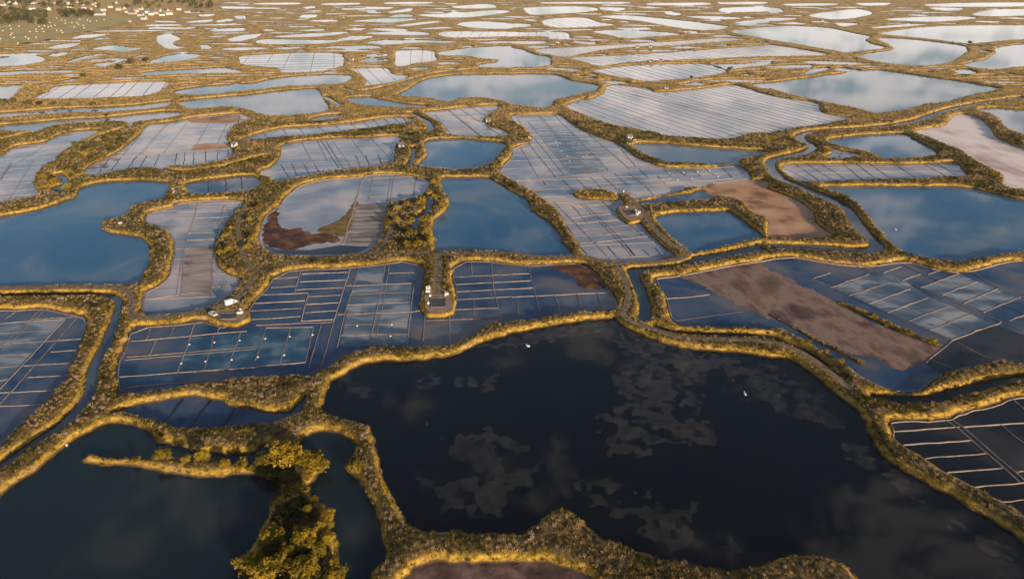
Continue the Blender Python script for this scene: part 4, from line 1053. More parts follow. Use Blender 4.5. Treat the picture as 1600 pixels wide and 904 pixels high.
# ------------------------------------------------------------------ tracks, yards, meadow
def make_track_mat():
    m, N, L, out = new_mat("track_dirt")
    uv = N("ShaderNodeUVMap"); sep = N("ShaderNodeSeparateXYZ"); L(uv.outputs[0], sep.inputs[0])
    geo = N("ShaderNodeNewGeometry")
    no = N("ShaderNodeTexNoise"); no.inputs['Scale'].default_value = 0.6; no.inputs['Detail'].default_value = 6; L(geo.outputs['Position'], no.inputs['Vector'])
    # two worn wheel ruts
    a = N("ShaderNodeMath", operation='SUBTRACT'); a.inputs[1].default_value = 0.5; L(sep.outputs[0], a.inputs[0])
    b = N("ShaderNodeMath", operation='ABSOLUTE'); L(a.outputs[0], b.inputs[0])
    c = N("ShaderNodeMath", operation='SUBTRACT'); c.inputs[1].default_value = 0.27; L(b.outputs[0], c.inputs[0])
    d = N("ShaderNodeMath", operation='ABSOLUTE'); L(c.outputs[0], d.inputs[0])
    e = N("ShaderNodeMapRange"); e.inputs['From Min'].default_value = 0.10; e.inputs['From Max'].default_value = 0.22; L(d.outputs[0], e.inputs[0])
    r1 = ramp_node(N, [(0.36, (0.13, 0.095, 0.07)), (0.64, (0.27, 0.20, 0.145))]); L(no.outputs[0], r1.inputs[0])
    r2 = ramp_node(N, [(0.36, (0.08, 0.065, 0.025)), (0.64, (0.24, 0.17, 0.06))]); L(no.outputs[0], r2.inputs[0])
    mx = N("ShaderNodeMix", data_type='RGBA'); L(e.outputs[0], mx.inputs[0]); L(r1.outputs[0], mx.inputs[6]); L(r2.outputs[0], mx.inputs[7])
    p = N("ShaderNodeBsdfPrincipled"); p.inputs['Roughness'].default_value = 0.95; p.inputs['Specular IOR Level'].default_value = 0.1
    L(mx.outputs[2], p.inputs['Base Color']); L(p.outputs[0], out.inputs[0])
    return m
M_TRACK = make_track_mat()
M_YARD = noisy_mat("yard_earth", [(0.3, (0.20, 0.125, 0.08)), (0.7, (0.34, 0.23, 0.155))], 0.4, 0.95, 6, 0.3, 2.0)
M_MEADOW = noisy_mat("meadow_grass", [(0.36, (0.30, 0.235, 0.08)), (0.64, (0.46, 0.36, 0.15))], 0.03, 0.95, 7, 0.3, 0.5)
for ti, (lab, w, G) in enumerate(TRACKS_G):
    d = np.gradient(G, axis=0); d /= np.linalg.norm(d, axis=1, keepdims=True) + 1e-9
    nn = np.stack([-d[:, 1], d[:, 0]], 1)
    c = G.mean(0)
    vs = []; fs = []; K = 5
    for i in range(len(G)):
        ww = w * (1 + 0.12 * (vnoise(G[i:i+1, 0], G[i:i+1, 1], 4.0, 5)[0] - 0.5))
        for k_ in range(K):
            q_ = G[i] + nn[i] * ((k_ / (K - 1) - 0.5) * ww)
            zz = TRACK_Z + (0.03 if k_ == 2 else 0.0) - (0.03 if k_ in (0, 4) else 0) + 0.006 * ti
            vs.append((q_[0] - c[0], q_[1] - c[1], zz))
        if i:
            b = K * (i - 1)
            for k_ in range(K - 1): fs.append((b + k_, b + K + k_, b + K + k_ + 1, b + k_ + 1))
    me = mesh_from("track", vs, fs, True)
    uvl = me.uv_layers.new(name="UVMap")
    for lp in me.loops:
        uvl.data[lp.index].uv = ((lp.vertex_index % K) / (K - 1), (lp.vertex_index // K) * 0.3)
    tag(put("track", me, M_TRACK, None, (c[0], c[1], 0)), lab, kind='structure')
for lab, G in YARDS_G:
    S = catmull(G, 4); c = S.mean(0)
    tag(sheet("yard", S, 1.5, M_YARD, None, (c[0], c[1], 0)), lab, kind='structure')
c = MEADOW_G.mean(0)
tag(sheet("meadow", grow(MEADOW_G if area(MEADOW_G) > 0 else MEADOW_G[::-1], -2.0), 1.35, M_MEADOW, None, (c[0], c[1], 0)), "green meadow dotted with bales below the village", kind='structure')

# ------------------------------------------------------------------ grass on the banks (nobody could count it)
M_GOLD = leafy_mat("gold_grass", [(0.2, (0.09, 0.075, 0.018)), (0.40, (0.28, 0.19, 0.028)), (0.60, (0.52, 0.325, 0.04)), (0.85, (0.50, 0.335, 0.14))], 0.25, 0.55, 0.12)
M_PLUME = leafy_mat("dry_plumes", [(0.2, (0.17, 0.12, 0.055)), (0.5, (0.31, 0.22, 0.125)), (0.8, (0.44, 0.32, 0.22))], 0.3, 0.6, 0.2)
M_SEAB = leafy_mat("sea_blite", [(0.2, (0.032, 0.032, 0.012)), (0.5, (0.08, 0.07, 0.02)), (0.8, (0.19, 0.135, 0.03))], 0.15, 0.6, 0.3)

def tuft_mesh(name, n, hgt, spread, bw, droop, seed):
    r = random.Random(seed); vs = []; fs = []
    for _ in range(n):
        a = r.uniform(0, 2 * math.pi); rr = spread * math.sqrt(r.random())
        bx, by = rr * math.cos(a), rr * math.sin(a)
        h = hgt * r.uniform(0.6, 1.15); ta = r.uniform(0, 2 * math.pi); lean = droop * r.uniform(0.2, 1.0)
        tx, ty = bx + math.cos(a) * lean, by + math.sin(a) * lean
        wx, wy = math.cos(ta) * bw, math.sin(ta) * bw
        b = len(vs)
        vs += [(bx - wx, by - wy, -0.05), (bx + wx, by + wy, -0.05), ((bx + tx) / 2 + wx * 0.8, (by + ty) / 2 + wy * 0.8, h * 0.62), (tx, ty, h), ((bx + tx) / 2 - wx * 0.8, (by + ty) / 2 - wy * 0.8, h * 0.62)]
        fs += [(b, b + 1, b + 2, b + 4), (b + 4, b + 2, b + 3)]
    return mesh_from(name, vs, fs)
def cushion_mesh(name, n, r0, seed):
    r = random.Random(seed); vs = []; fs = []
    for _ in range(n):
        u = r.uniform(0, 2 * math.pi); z = r.uniform(0.05, 1.0); rad = r0 * math.sqrt(1 - z * z) * r.uniform(0.7, 1.05)
        c = Vector((rad * math.cos(u), rad * math.sin(u), z * r0 * 0.8 * r.uniform(0.7, 1.05)))
        s = r0 * 0.22
        d1 = Vector((r.gauss(0, 1), r.gauss(0, 1), r.gauss(0, 1))).normalized(); d2 = d1.cross(Vector((r.gauss(0, 1), r.gauss(0, 1), r.gauss(0, 1)))).normalized()
        b = len(vs); vs += [c - d1 * s, c + d2 * s * 0.7, c + d1 * s, c - d2 * s * 0.7]; fs.append((b, b + 1, b + 2, b + 3))
    return mesh_from(name, vs, fs)

def gn_scatter(name, pts, rot, scl, me_inst, mat, label):
    src = bpy.data.objects.new(name + "_source", me_inst)     # never linked to the scene: only a shape for the tufts
    me_inst.materials.append(mat)
    me = bpy.data.meshes.new(name)
    me.vertices.add(len(pts)); me.vertices.foreach_set('co', pts.astype(np.float32).ravel())
    a = me.attributes.new('rot', 'FLOAT_VECTOR', 'POINT'); a.data.foreach_set('vector', rot.astype(np.float32).ravel())
    a = me.attributes.new('scl', 'FLOAT_VECTOR', 'POINT'); a.data.foreach_set('vector', scl.astype(np.float32).ravel())
    me.update()
    o = put(name, me, None)
    ng = bpy.data.node_groups.new(name, 'GeometryNodeTree')
    ng.interface.new_socket("Geometry", in_out='INPUT', socket_type='NodeSocketGeometry')
    ng.interface.new_socket("Geometry", in_out='OUTPUT', socket_type='NodeSocketGeometry')
    gi = ng.nodes.new('NodeGroupInput'); go = ng.nodes.new('NodeGroupOutput')
    iop = ng.nodes.new('GeometryNodeInstanceOnPoints')
    oi = ng.nodes.new('GeometryNodeObjectInfo'); oi.inputs['Object'].default_value = src
    ar = ng.nodes.new('GeometryNodeInputNamedAttribute'); ar.data_type = 'FLOAT_VECTOR'; ar.inputs[0].default_value = 'rot'
    asx = ng.nodes.new('GeometryNodeInputNamedAttribute'); asx.data_type = 'FLOAT_VECTOR'; asx.inputs[0].default_value = 'scl'
    ng.links.new(gi.outputs[0], iop.inputs['Points']); ng.links.new(oi.outputs['Geometry'], iop.inputs['Instance'])
    ng.links.new(ar.outputs[0], iop.inputs['Rotation']); ng.links.new(asx.outputs[0], iop.inputs['Scale'])
    ng.links.new(iop.outputs[0], go.inputs[0])
    md = o.modifiers.new("tufts", 'NODES'); md.node_group = ng
    tag(o, label, None, None, 'stuff')
    print(name, len(pts))
    return o

cellA = np.gradient(ROWS)[:, None] * (ROWS * DT)[:, None] * np.ones((1, NC))
dens = np.interp(ROWS, [70, 160, 260, 400, 600, 900, 1300, 2600], [2.2, 1.9, 1.2, 0.7, 0.30, 0.09, 0.02, 0.004])[:, None]
size = np.interp(ROWS, [70, 160, 300, 500, 900, 2000], [0.75, 0.8, 0.95, 1.2, 1.7, 2.6])
lim2 = np.interp(ROWS, [70, 110, 200, 320, 600, 3000], [1.10, 1.06, 0.96, 0.88, 0.80, 0.74])
okm = (LAND > np.interp(ROWS, [450, 1500], [0.22, 0.12])[:, None]) & (SGN > 0.3) & (fd > 1.5) & ~YARDMASK & ~mm & (np.abs(TC)[None, :] < lim2[:, None])
patch = vnoise(GX, GY, 9.0, 51) * 0.6 + vnoise(GX, GY, 3.0, 52) * 0.4
crest = np.clip((LAND / CREST - 0.62) / 0.3, 0, 1)
lam = np.where(okm, cellA * dens * np.where(SGN > 11, 0.55, 1.0), 0)
nn_ = RNG.poisson(lam)
rr, cc = np.nonzero(nn_)
rep = nn_[rr, cc]; rr = np.repeat(rr, rep); cc = np.repeat(cc, rep)
jr = RNG.random(len(rr)) - 0.5; jc = RNG.random(len(rr)) - 0.5
r2 = np.clip(rr + np.where(jr > 0, 1, -1), 0, NR - 1); c2 = np.clip(cc + np.where(jc > 0, 1, -1), 0, NC - 1)
yy = ROWS[rr] + np.abs(jr) * (ROWS[r2] - ROWS[rr]); tt = TC[cc] + jc * DT; xx = tt * yy
fr_, fc_ = np.abs(jr), np.abs(jc)
zz = (LAND[rr, cc] * (1 - fr_) + LAND[r2, cc] * fr_) * (1 - fc_) + (LAND[rr, c2] * (1 - fr_) + LAND[r2, c2] * fr_) * fc_
kindv = RNG.random(len(rr))
pk = patch[rr, cc]; ck = crest[rr, cc]
is_sea = (kindv < np.clip((pk - 0.46) * 3.0, 0.05, 0.50) * (0.4 + 1.2 * ck)) & (yy < 520)
is_pl = ~is_sea & (RNG.random(len(rr)) < 0.05 + 0.33 * ck)
is_go = ~is_sea & ~is_pl & (RNG.random(len(rr)) > 0.8 * ck)
def emit(mask, name, mesh, mat, label, lo, hi, tilt):
    idx = np.nonzero(mask)[0]
    s = size[rr[idx]] * RNG.uniform(lo, hi, len(idx))
    sc = np.stack([s * RNG.uniform(0.85, 1.2, len(idx)), s * RNG.uniform(0.85, 1.2, len(idx)), np.minimum(s, 1.6) * RNG.uniform(0.75, 1.25, len(idx))], 1)
    ro = np.stack([RNG.normal(0, tilt, len(idx)), RNG.normal(0, tilt, len(idx)), RNG.uniform(0, 6.283, len(idx))], 1)
    gn_scatter(name, np.stack([xx[idx], yy[idx], zz[idx] - 0.03], 1), ro, sc, mesh, mat, label)
emit(is_go, "bank_grass", tuft_mesh("grass_tuft", 16, 0.48, 0.42, 0.055, 0.35, 1), M_GOLD, "golden green grass covering the bank slopes", 0.7, 1.25, 0.15)
emit(is_pl, "dry_reed_grass", tuft_mesh("plume_tuft", 12, 0.85, 0.36, 0.05, 0.3, 2), M_PLUME, "pale dry feathery grass along the bank crests", 0.7, 1.3, 0.2)
emit(is_sea, "low_marsh_weeds", tuft_mesh("weed_tuft", 22, 0.5, 0.5, 0.07, 0.45, 3), M_SEAB, "dark olive low weeds in patches on the banks", 0.7, 1.5, 0.1)

# ------------------------------------------------------------------ shrubs and trees
M_BARK = noisy_mat("bark", [(0.3, (0.05, 0.035, 0.025)), (0.7, (0.12, 0.09, 0.065))], 3.0, 0.9, 5, 0.4, 8.0)
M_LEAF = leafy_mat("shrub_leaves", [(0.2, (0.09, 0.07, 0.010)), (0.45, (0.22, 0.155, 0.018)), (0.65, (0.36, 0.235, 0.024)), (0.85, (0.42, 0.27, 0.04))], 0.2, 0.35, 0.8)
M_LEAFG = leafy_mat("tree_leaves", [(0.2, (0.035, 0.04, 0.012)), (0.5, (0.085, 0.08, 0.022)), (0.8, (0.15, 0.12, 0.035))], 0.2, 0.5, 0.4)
M_LEAF_SHADED = leafy_mat("shaded_leaves", [(0.2, (0.010, 0.012, 0.005)), (0.5, (0.026, 0.026, 0.008)), (0.8, (0.06, 0.05, 0.012))], 0.1, 0.4, 0.5)  # shade inside the thicket, put into the leaf colour
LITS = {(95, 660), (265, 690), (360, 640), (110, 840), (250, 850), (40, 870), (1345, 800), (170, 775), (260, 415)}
def crown_mesh(name, rx, rz, base, nclump, nleaf, ls, seed, flatb=0.3):
    r = random.Random(seed); vs = []; fs = []
    lobes = [(r.uniform(-0.55, 0.55) * rx, r.uniform(-0.55, 0.55) * rx, r.uniform(0.35, 0.95) * rz, r.uniform(0.35, 0.6)) for _ in range(7)] + [(0, 0, 0.55 * rz, 0.75)]
    for _ in range(nclump):
        lx, ly, lz, lr = r.choice(lobes)
        d = Vector((r.gauss(0, 1), r.gauss(0, 1), r.gauss(0, 1) + 0.25)).normalized()
        k_ = r.uniform(0.72, 1.05)
        c = Vector((lx + d.x * lr * rx * k_, ly + d.y * lr * rx * k_, base + max(lz + d.z * lr * rz * 0.6 * k_, rz * 0.12 * r.random())))
        cr = rx * 0.13 * r.uniform(0.7, 1.4)
        for _ in range(nleaf):
            o = Vector((r.gauss(0, 0.6), r.gauss(0, 0.6), r.gauss(0, 0.42))) * cr
            p = c + o
            nrm = (d * 0.8 + Vector((r.gauss(0, 0.6), r.gauss(0, 0.6), r.gauss(0, 0.6) + 0.35))).normalized()
            a = nrm.cross(Vector((r.gauss(0, 1), r.gauss(0, 1), r.gauss(0, 1)))).normalized(); b_ = nrm.cross(a)
            s = ls * r.uniform(0.6, 1.3)
            i = len(vs); vs += [p - a * s, p + b_ * s * 0.6, p + a * s, p - b_ * s * 0.6]; fs.append((i, i + 1, i + 2, i + 3))
    return mesh_from(name, vs, fs)
def stems_mesh(name, rx, h, n, seed, thick):
    r = random.Random(seed); m = MB()
    for i in range(n):
        a = 6.283 * i / n + r.uniform(-0.4, 0.4); k_ = r.uniform(0.25, 0.6) if n > 1 else 0.0
        pts = [(0.1 * math.cos(a), 0.1 * math.sin(a), -0.25), (rx * k_ * 0.3 * math.cos(a), rx * k_ * 0.3 * math.sin(a), h * 0.3),
               (rx * k_ * 0.7 * math.cos(a + 0.3), rx * k_ * 0.7 * math.sin(a + 0.3), h * 0.6), (rx * k_ * math.cos(a + 0.4), rx * k_ * math.sin(a + 0.4), h * 0.88)]
        m.tube(pts, [thick, thick * 0.75, thick * 0.5, thick * 0.15], 6)
        for j in range(2):
            b = a + r.uniform(-1.2, 1.2)
            p0 = Vector(pts[2]); p1 = p0 + Vector((math.cos(b) * rx * 0.35, math.sin(b) * rx * 0.35, h * 0.22))
            m.tube([p0, (p0 + p1) / 2 + Vector((0, 0, 0.06 * h)), p1], [thick * 0.42, thick * 0.3, thick * 0.1], 5)
    return m.mesh(name, True)
BIG = [(crown_mesh("crown", 1.0, 0.95, 0.15, 150, 20, 0.075, 100 + i), stems_mesh("trunk", 1.0, 1.0, 4, 200 + i, 0.05)) for i in range(4)]
MIDS = [(crown_mesh("crown", 1.0, 0.95, 0.12, 70, 14, 0.12, 300 + i), stems_mesh("trunk", 1.0, 1.0, 3, 400 + i, 0.06)) for i in range(4)]
FARS = [(crown_mesh("crown", 1.0, 1.2, 0.35, 40, 9, 0.2, 500 + i), stems_mesh("trunk", 1.0, 1.2, 2, 600 + i, 0.07)) for i in range(3)]
for a, b in BIG + MIDS: a.materials.append(M_LEAF); b.materials.append(M_BARK)
for a, b in FARS: a.materials.append(M_LEAFG); b.materials.append(M_BARK)
SH = [0]
def shrub(uv, r, label, group, bank=None, tall=1.0, name="shrub", cat="shrub", at=None):
    """uv: sight of the crown's middle; r: crown radius in metres"""
    SH[0] += 1
    i = SH[0]
    if at is None:
        x, y = ground(uv, 1.3 + r * 0.75)
        z = height(x, y)
        if z < 0.25:      # keep the foot on the bank
            best = None
            for rad in (1, 2, 3, 4, 5, 6, 8):
                for q_ in range(12):
                    X, Y = x + rad * math.cos(q_ * 0.5236), y + rad * math.sin(q_ * 0.5236)
                    hh = height(X, Y)
                    if hh > 0.45: best = (X, Y, hh); break
                if best: break
            if best: x, y, z = best
            else: z = max(z, -0.3)
    else:
        x, y = at; z = height(x, y)
    bank = bank or (BIG if y < 190 else MIDS)
    c, s = bank[i % len(bank)]
    o = empty(name, (x, y, z - 0.05), RND.uniform(0, 6.28)); o.scale = (r, r * RND.uniform(0.85, 1.15), r * tall * RND.uniform(0.85, 1.15))
    cr = put('crown', c, None, o); put('trunk', s, None, o)
    if y > 380 and bank is not FARS:
        cr.material_slots[0].link = 'OBJECT'; cr.material_slots[0].material = M_LEAFG
    tag(o, label, cat, group)
    return o

def px(tile, x, y):
    t = TILES[tile]; return (t[0] + x / t[2], t[1] + y / t[2])
for tile, x, y, r, lab in [
    ('B1', 130, 215, 5.2, "largest golden leafy shrub on the point beside the channel pond"),
    ('B1', 60, 235, 3.4, "golden shrub touching the largest one on its outer side"),
    ('B1', 335, 265, 3.8, "rounded golden shrub leaning over the channel pond"),
    ('B1', 255, 250, 2.8, "golden shrub squeezed between the two biggest ones"),
    ('B1', 510, 280, 2.6, "golden shrub leaning into the channel from the far bank"),
    ('B1', 330, 185, 1.6, "small dark shrub standing alone in the channel pond corner"),
    ('B1', 375, 548, 2.2, "golden shrub on the channel shore halfway down"),
    ('B1', 312, 462, 1.3, "small golden shrub above the halfway one on the channel shore"),
    ('B1', 420, 850, 2.6, "golden shrub at the channel shore by the lower edge"),
    ('B0', 875, 228, 2.3, "tallest rounded shrub on the grassy spit"),
    ('B0', 735, 240, 1.1, "outermost small shrub on the grassy spit"),
    ('B0', 1015, 258, 1.2, "small shrub in the middle of the grassy spit"),
    ('B0', 1100, 238, 1.8, "shrub near the root of the grassy spit"),
    ('M3', 1060, 308, 1.8, "lone round shrub on the bank beside the white crust"),
    ('M1', 902, 216, 3.0, "round bright shrub at the creek branch"),
    ('T2', 1360, 425, 3.5, "dark lone shrub at the end of a far ribbed pan"),
    ('T2', 1120, 480, 2.2, "small lone shrub on the green bank below the ribbed pans"),
    ('T0', 815, 378, 5.0, "dark round tree beside a far mud pool"),
    ('T0', 910, 370, 4.0, "second dark tree beside the far mud pool"),
    ('T0', 505, 462, 4.0, "lone dark tree on the far green bank"),
    ('T0', 750, 410, 5.0, "broad olive tree above the far green bank"),
    ('T3', 1265, 262, 4.0, "small dark tree on the far forked bank"),
    ('M0', 600, 102, 1.7, "lone shrub standing between two thin ponds"),
]:
    o = shrub(px(tile, x, y), r * (0.92 if tile == 'B1' else 1.0), lab, None)
    if tile == 'B1': o.scale.z *= 0.72
for lab, grp, items in [
    ("leafy shrub in the dark thicket between the teal ponds", "thicket at the front", [('B1', *a) for a in
        ((20, 300, 3), (90, 320, 3.2), (170, 330, 3.4), (220, 400, 2.6), (160, 440, 3), (260, 415, 1.2), (230, 500, 3), (300, 540, 2.2), (150, 560, 3.2), (95, 660, 2.6), (190, 640, 2.8), (265, 690, 3.2), (335, 720, 2.2), (360, 640, 1.7), (90, 760, 2.8), (170, 775, 1.6), (350, 765, 1.5), (110, 840, 3.4), (250, 850, 3.8), (40, 870, 3), (180, 920, 3.5), (330, 900, 3), (400, 700, 1.6), (95, 640, 1.3), (130, 682, 1.5), (60, 692, 1.2), (230, 665, 1.4), (290, 702, 1.6), (320, 737, 1.3), (150, 830, 1.7), (75, 850, 1.5), (205, 872, 1.7), (290, 830, 1.6), (300, 885, 1.6), (400, 885, 1.3), (445, 830, 1.2), (340, 652, 1.2), (385, 600, 1.2), (285, 545, 1.1), (20, 800, 1.4))] + [('B0', 1345, 800, 2.6), ('B0', 1370, 880, 2.8)]),
    ("low shrub where the grassy spit meets the thicket", "shrubs at the root of the spit", [('B0', *a) for a in ((1215, 275, 1.5), (1265, 310, 1.4), (1300, 258, 1.2), (1380, 235, 1.6), (1350, 300, 1.4))]),
    ("shrub in the clump between striped pan and blue pond", "shrubs beside the striped pan", [('M1', *a) for a in
        ((745, 712, 1.8), (870, 690, 3), (930, 600, 2.8), (1010, 560, 2.6), (1048, 610, 3), (960, 690, 3.2), (955, 760, 3.2), (925, 840, 3), (1000, 485, 2.2), (850, 605, 2.6), (800, 700, 2.4), (880, 780, 2.4), (985, 820, 2.6), (860, 840, 2.2), (1030, 520, 2.0), (800, 640, 2.0))]),
    ("shrub in the thick row beside the pale edge pan", "shrubs beside the edge pan", [('M0', *a) for a in
        ((540, 270, 3), (480, 292, 2.6), (420, 330, 3), (350, 352, 3), (300, 402, 3), (390, 420, 3), (240, 452, 2.7), (300, 482, 3), (610, 252, 2.6), (680, 242, 2.6), (560, 332, 3), (630, 300, 2.6), (460, 390, 2.4), (250, 505, 2.4), (430, 270, 2.2), (520, 360, 2.4), (390, 505, 2.0))]),
    ("bush on the bank beside the thin ponds", "bushes by the thin ponds", [('M0', *a) for a in ((20, 25, 4.5), (65, 20, 3.5), (150, 32, 4), (220, 42, 3), (300, 40, 2.4), (380, 45, 2.4), (520, 40, 2.6))]),
    ("bush in the hedge above the barred pan", "hedge above the barred pan", [('M1', *a) for a in ((620, 195, 2), (650, 192, 2.2), (690, 187, 2.2), (730, 182, 2.3), (765, 180, 2.3), (795, 176, 2.2), (120, 240, 1.6), (835, 178, 2.0))]),
    ("dark shrub on the shady bank by the white crust", "shrubs by the white crust", [('M3', *a) for a in ((1130, 402, 2.2), (1170, 392, 1.8), (1275, 440, 2.2), (1380, 222, 2.2), (1420, 245, 2.0), (940, 295, 1.4))]),
    ("scrubby bush on the broad bank above the white van", "bushes above the van", [('M0', *a) for a in ((1285, 862, 2.2), (1250, 880, 1.8), (1395, 850, 2.2), (1420, 800, 2.2), (1410, 700, 1.8), (1310, 740, 1.6), (1270, 790, 1.7))] + [('M1', 20, 630, 2.0)]),
    ("small bush along the creek by the small rounded pond", "bushes along the thin creek", [('M1', *a) for a in ((880, 245, 1.8), (915, 262, 2), (855, 330, 1.6), (925, 300, 1.8), (850, 250, 1.5), (915, 350, 1.4), (830, 360, 1.4))]),
    ("low bush in the weedy line beside the pink mud strip", "weeds beside the pink mud", [('N3', *a) for a in ((432, 300, 0.8), (520, 338, 1.1), (545, 352, 0.7), (640, 392, 1.2), (700, 425, 0.8), (722, 436, 1.0), (815, 474, 1.1), (900, 512, 1.3), (110, 405, 0.9), (128, 415, 0.7), (260, 482, 1.1), (372, 542, 0.9), (470, 592, 1.1))]),
]:
    for tile, x, y, r in items:
        u = px(tile, x, y)
        o = shrub(u, r, lab, grp)
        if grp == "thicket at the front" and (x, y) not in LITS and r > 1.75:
            o.children[0].material_slots[0].link = 'OBJECT'; o.children[0].material_slots[0].material = M_LEAF_SHADED
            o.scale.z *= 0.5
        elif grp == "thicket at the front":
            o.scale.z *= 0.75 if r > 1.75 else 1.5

# ------------------------------------------------------------------ village, far woods, bales
M_WALL = [paint_mat("white_render", (0.58, 0.53, 0.47), 0.8, 0.2), paint_mat("cream_render", (0.50, 0.40, 0.30), 0.8, 0.2)]
M_ROOF = [noisy_mat("slate_roof", [(0.3, (0.075, 0.075, 0.085)), (0.7, (0.16, 0.155, 0.165))], 1.5, 0.6, 4, 0.2, 3.0), noisy_mat("brown_roof", [(0.3, (0.16, 0.10, 0.075)), (0.7, (0.28, 0.19, 0.14))], 1.5, 0.8, 4, 0.2, 3.0)]
M_GLASS = paint_mat("window_glass", (0.03, 0.035, 0.04), 0.15, 0.5)
M_DOOR = paint_mat("door_paint", (0.10, 0.13, 0.18), 0.5)
def house(x, y, z, L_, W_, H_, rz, label, group, mi, ri, name="house", cat="house", chim=True, wins=2):
    o = empty(name, (x, y, z), rz)
    rh = W_ * 0.42
    wl = MB().add([(-L_/2, -W_/2, -0.5), (L_/2, -W_/2, -0.5), (L_/2, W_/2, -0.5), (-L_/2, W_/2, -0.5), (-L_/2, -W_/2, H_), (L_/2, -W_/2, H_), (L_/2, W_/2, H_), (-L_/2, W_/2, H_), (-L_/2, 0, H_ + rh), (L_/2, 0, H_ + rh)],
                  [(0, 1, 5, 4), (2, 3, 7, 6), (1, 2, 6, 9, 5), (3, 0, 4, 8, 7)])
    put('wall', wl.mesh('wall'), M_WALL[mi], o)
    e = 0.35; t = 0.18; k_ = rh / (W_ / 2)
    rf = MB()
    for s in (-1, 1):
        ye = s * (W_ / 2 + e); zo = H_ - e * k_
        rf.add([(-L_/2 - e, ye, zo + 0.03), (L_/2 + e, ye, zo + 0.03), (L_/2 + e, 0, H_ + rh + 0.03), (-L_/2 - e, 0, H_ + rh + 0.03), (-L_/2 - e, ye, zo + t), (L_/2 + e, ye, zo + t), (L_/2 + e, 0, H_ + rh + t), (-L_/2 - e, 0, H_ + rh + t)],
               [(0, 1, 2, 3), (4, 7, 6, 5), (0, 4, 5, 1), (1, 5, 6, 2), (3, 7, 4, 0)])
    roof = put('roof', rf.mesh('roof'), M_ROOF[ri], o)
    if chim:
        put('chimney', MB().box(L_ * 0.36, L_ * 0.36 + 0.7, -0.3, 0.3, H_ + rh * 0.6, H_ + rh + 1.0).mesh('chimney'), M_WALL[mi], roof)
    for i in range(wins):
        cx = (-0.3 + 0.6 * i / max(wins - 1, 1)) * L_ if wins > 1 else L_ * 0.22
        s_ = 1 if H_ > 2.2 else 0.6
        put('window', MB().box(cx - 0.5 * s_, cx + 0.5 * s_, -W_/2 - 0.03, -W_/2 + 0.05, H_ * 0.4, H_ * 0.4 + 1.2 * s_).mesh('window'), M_GLASS, o)
    put('door', MB().box(-0.45, 0.45, -W_/2 - 0.03, -W_/2 + 0.05, 0, min(2.0, H_ * 0.9)).mesh('door'), M_DOOR, o)
    tag(o, label, cat, group)
    return o
HOUSES = [(20, 34), (95, 26), (150, 76), (203, 58), (205, 22), (240, 18), (420, 26), (440, 46), (510, 32), (526, 52), (480, 16), (608, 40), (590, 30), (720, 20), (690, 46), (58, 16), (340, 22), (648, 66), (560, 60), (300, 62),
          (742, 62), (772, 58), (800, 78), (760, 46), (850, 72), (945, 92), (975, 86), (990, 70), (1012, 96), (1042, 76), (960, 76), (1120, 62), (1060, 90), (920, 80), (880, 60)]
for i, (x, y) in enumerate(HOUSES):
    gx, gy = ground(px('T0', x, y), 2.0)
    h = height(gx, gy) if gy < 2990 and abs(gx / gy) < 1.1 else -0.6
    house(gx, gy, max(h, 0.3), RND.uniform(10, 15), RND.uniform(7, 9), RND.uniform(3.2, 5.2), RND.uniform(-0.7, 0.7), "small pale house in the village beyond the meadow", "village houses", 0 if RND.random() < 0.75 else 1, 0 if RND.random() < 0.8 else 1)
for (x, y, L_, lab) in [(622, 93, 26, "long white building at the meadow's upper edge"), (880, 98, 12, "brightest white house standing at the front of the village"), (830, 86, 20, "long low cream building in front of the village"), (810, 134, 6, "tiny white hut below the village"), (900, 119, 10, "low white shed in front of the bright house")]:
    gx, gy = ground(px('T0', x, y), 2.0)
    house(gx, gy, max(height(gx, gy), 0.3), L_, 8 if L_ > 8 else 4, 4.0 if L_ > 8 else 2.6, RND.uniform(-0.25, 0.25), lab, None, 1 if 'cream' in lab else 0, 0)
for i in range(150):
    t = RND.random()
    if i < 60: u = (RND.uniform(-20, 75), RND.uniform(16, 38))
    elif i < 125: u = (RND.uniform(0, 330), RND.uniform(2, 13))
    else: u = (RND.uniform(95, 145), RND.uniform(20, 27))
    gx, gy = ground(u, 2.0)
    if gy > 2950: continue
    zz_ = max(height(gx, gy), 0.2)
    r = RND.uniform(5, 9)
    grp = ("dark wood beside the meadow", "woodland tree beside the bale meadow") if i < 60 else ("trees among the village houses", "tree standing among the village houses") if i < 125 else ("hedge trees at the meadow edge", "tree of the tall hedge along the meadow's upper edge")
    o = shrub(u, r, grp[1], grp[0], FARS, 0.9, "tree", "tree", at=(gx, gy))
M_STRAW = noisy_mat("straw", [(0.3, (0.50, 0.38, 0.20)), (0.7, (0.72, 0.58, 0.36))], 3.0, 0.9, 5, 0.4, 9.0)
bale = MB(); ring = [(0.75 * math.cos(a * math.pi / 8), 0.75 * math.sin(a * math.pi / 8)) for a in range(16)]
bale.add([(-0.7, y, z + 0.75) for y, z in ring] + [(0.7, y, z + 0.75) for y, z in ring] + [(-0.76, 0, 0.75), (0.76, 0, 0.75)],
         [(i, (i + 1) % 16, 16 + (i + 1) % 16, 16 + i) for i in range(16)] + [(32, (i + 1) % 16, i) for i in range(16)] + [(33, 16 + i, 16 + (i + 1) % 16) for i in range(16)])
bale_me = bale.mesh("hay_bale"); bale_me.materials.append(M_STRAW)
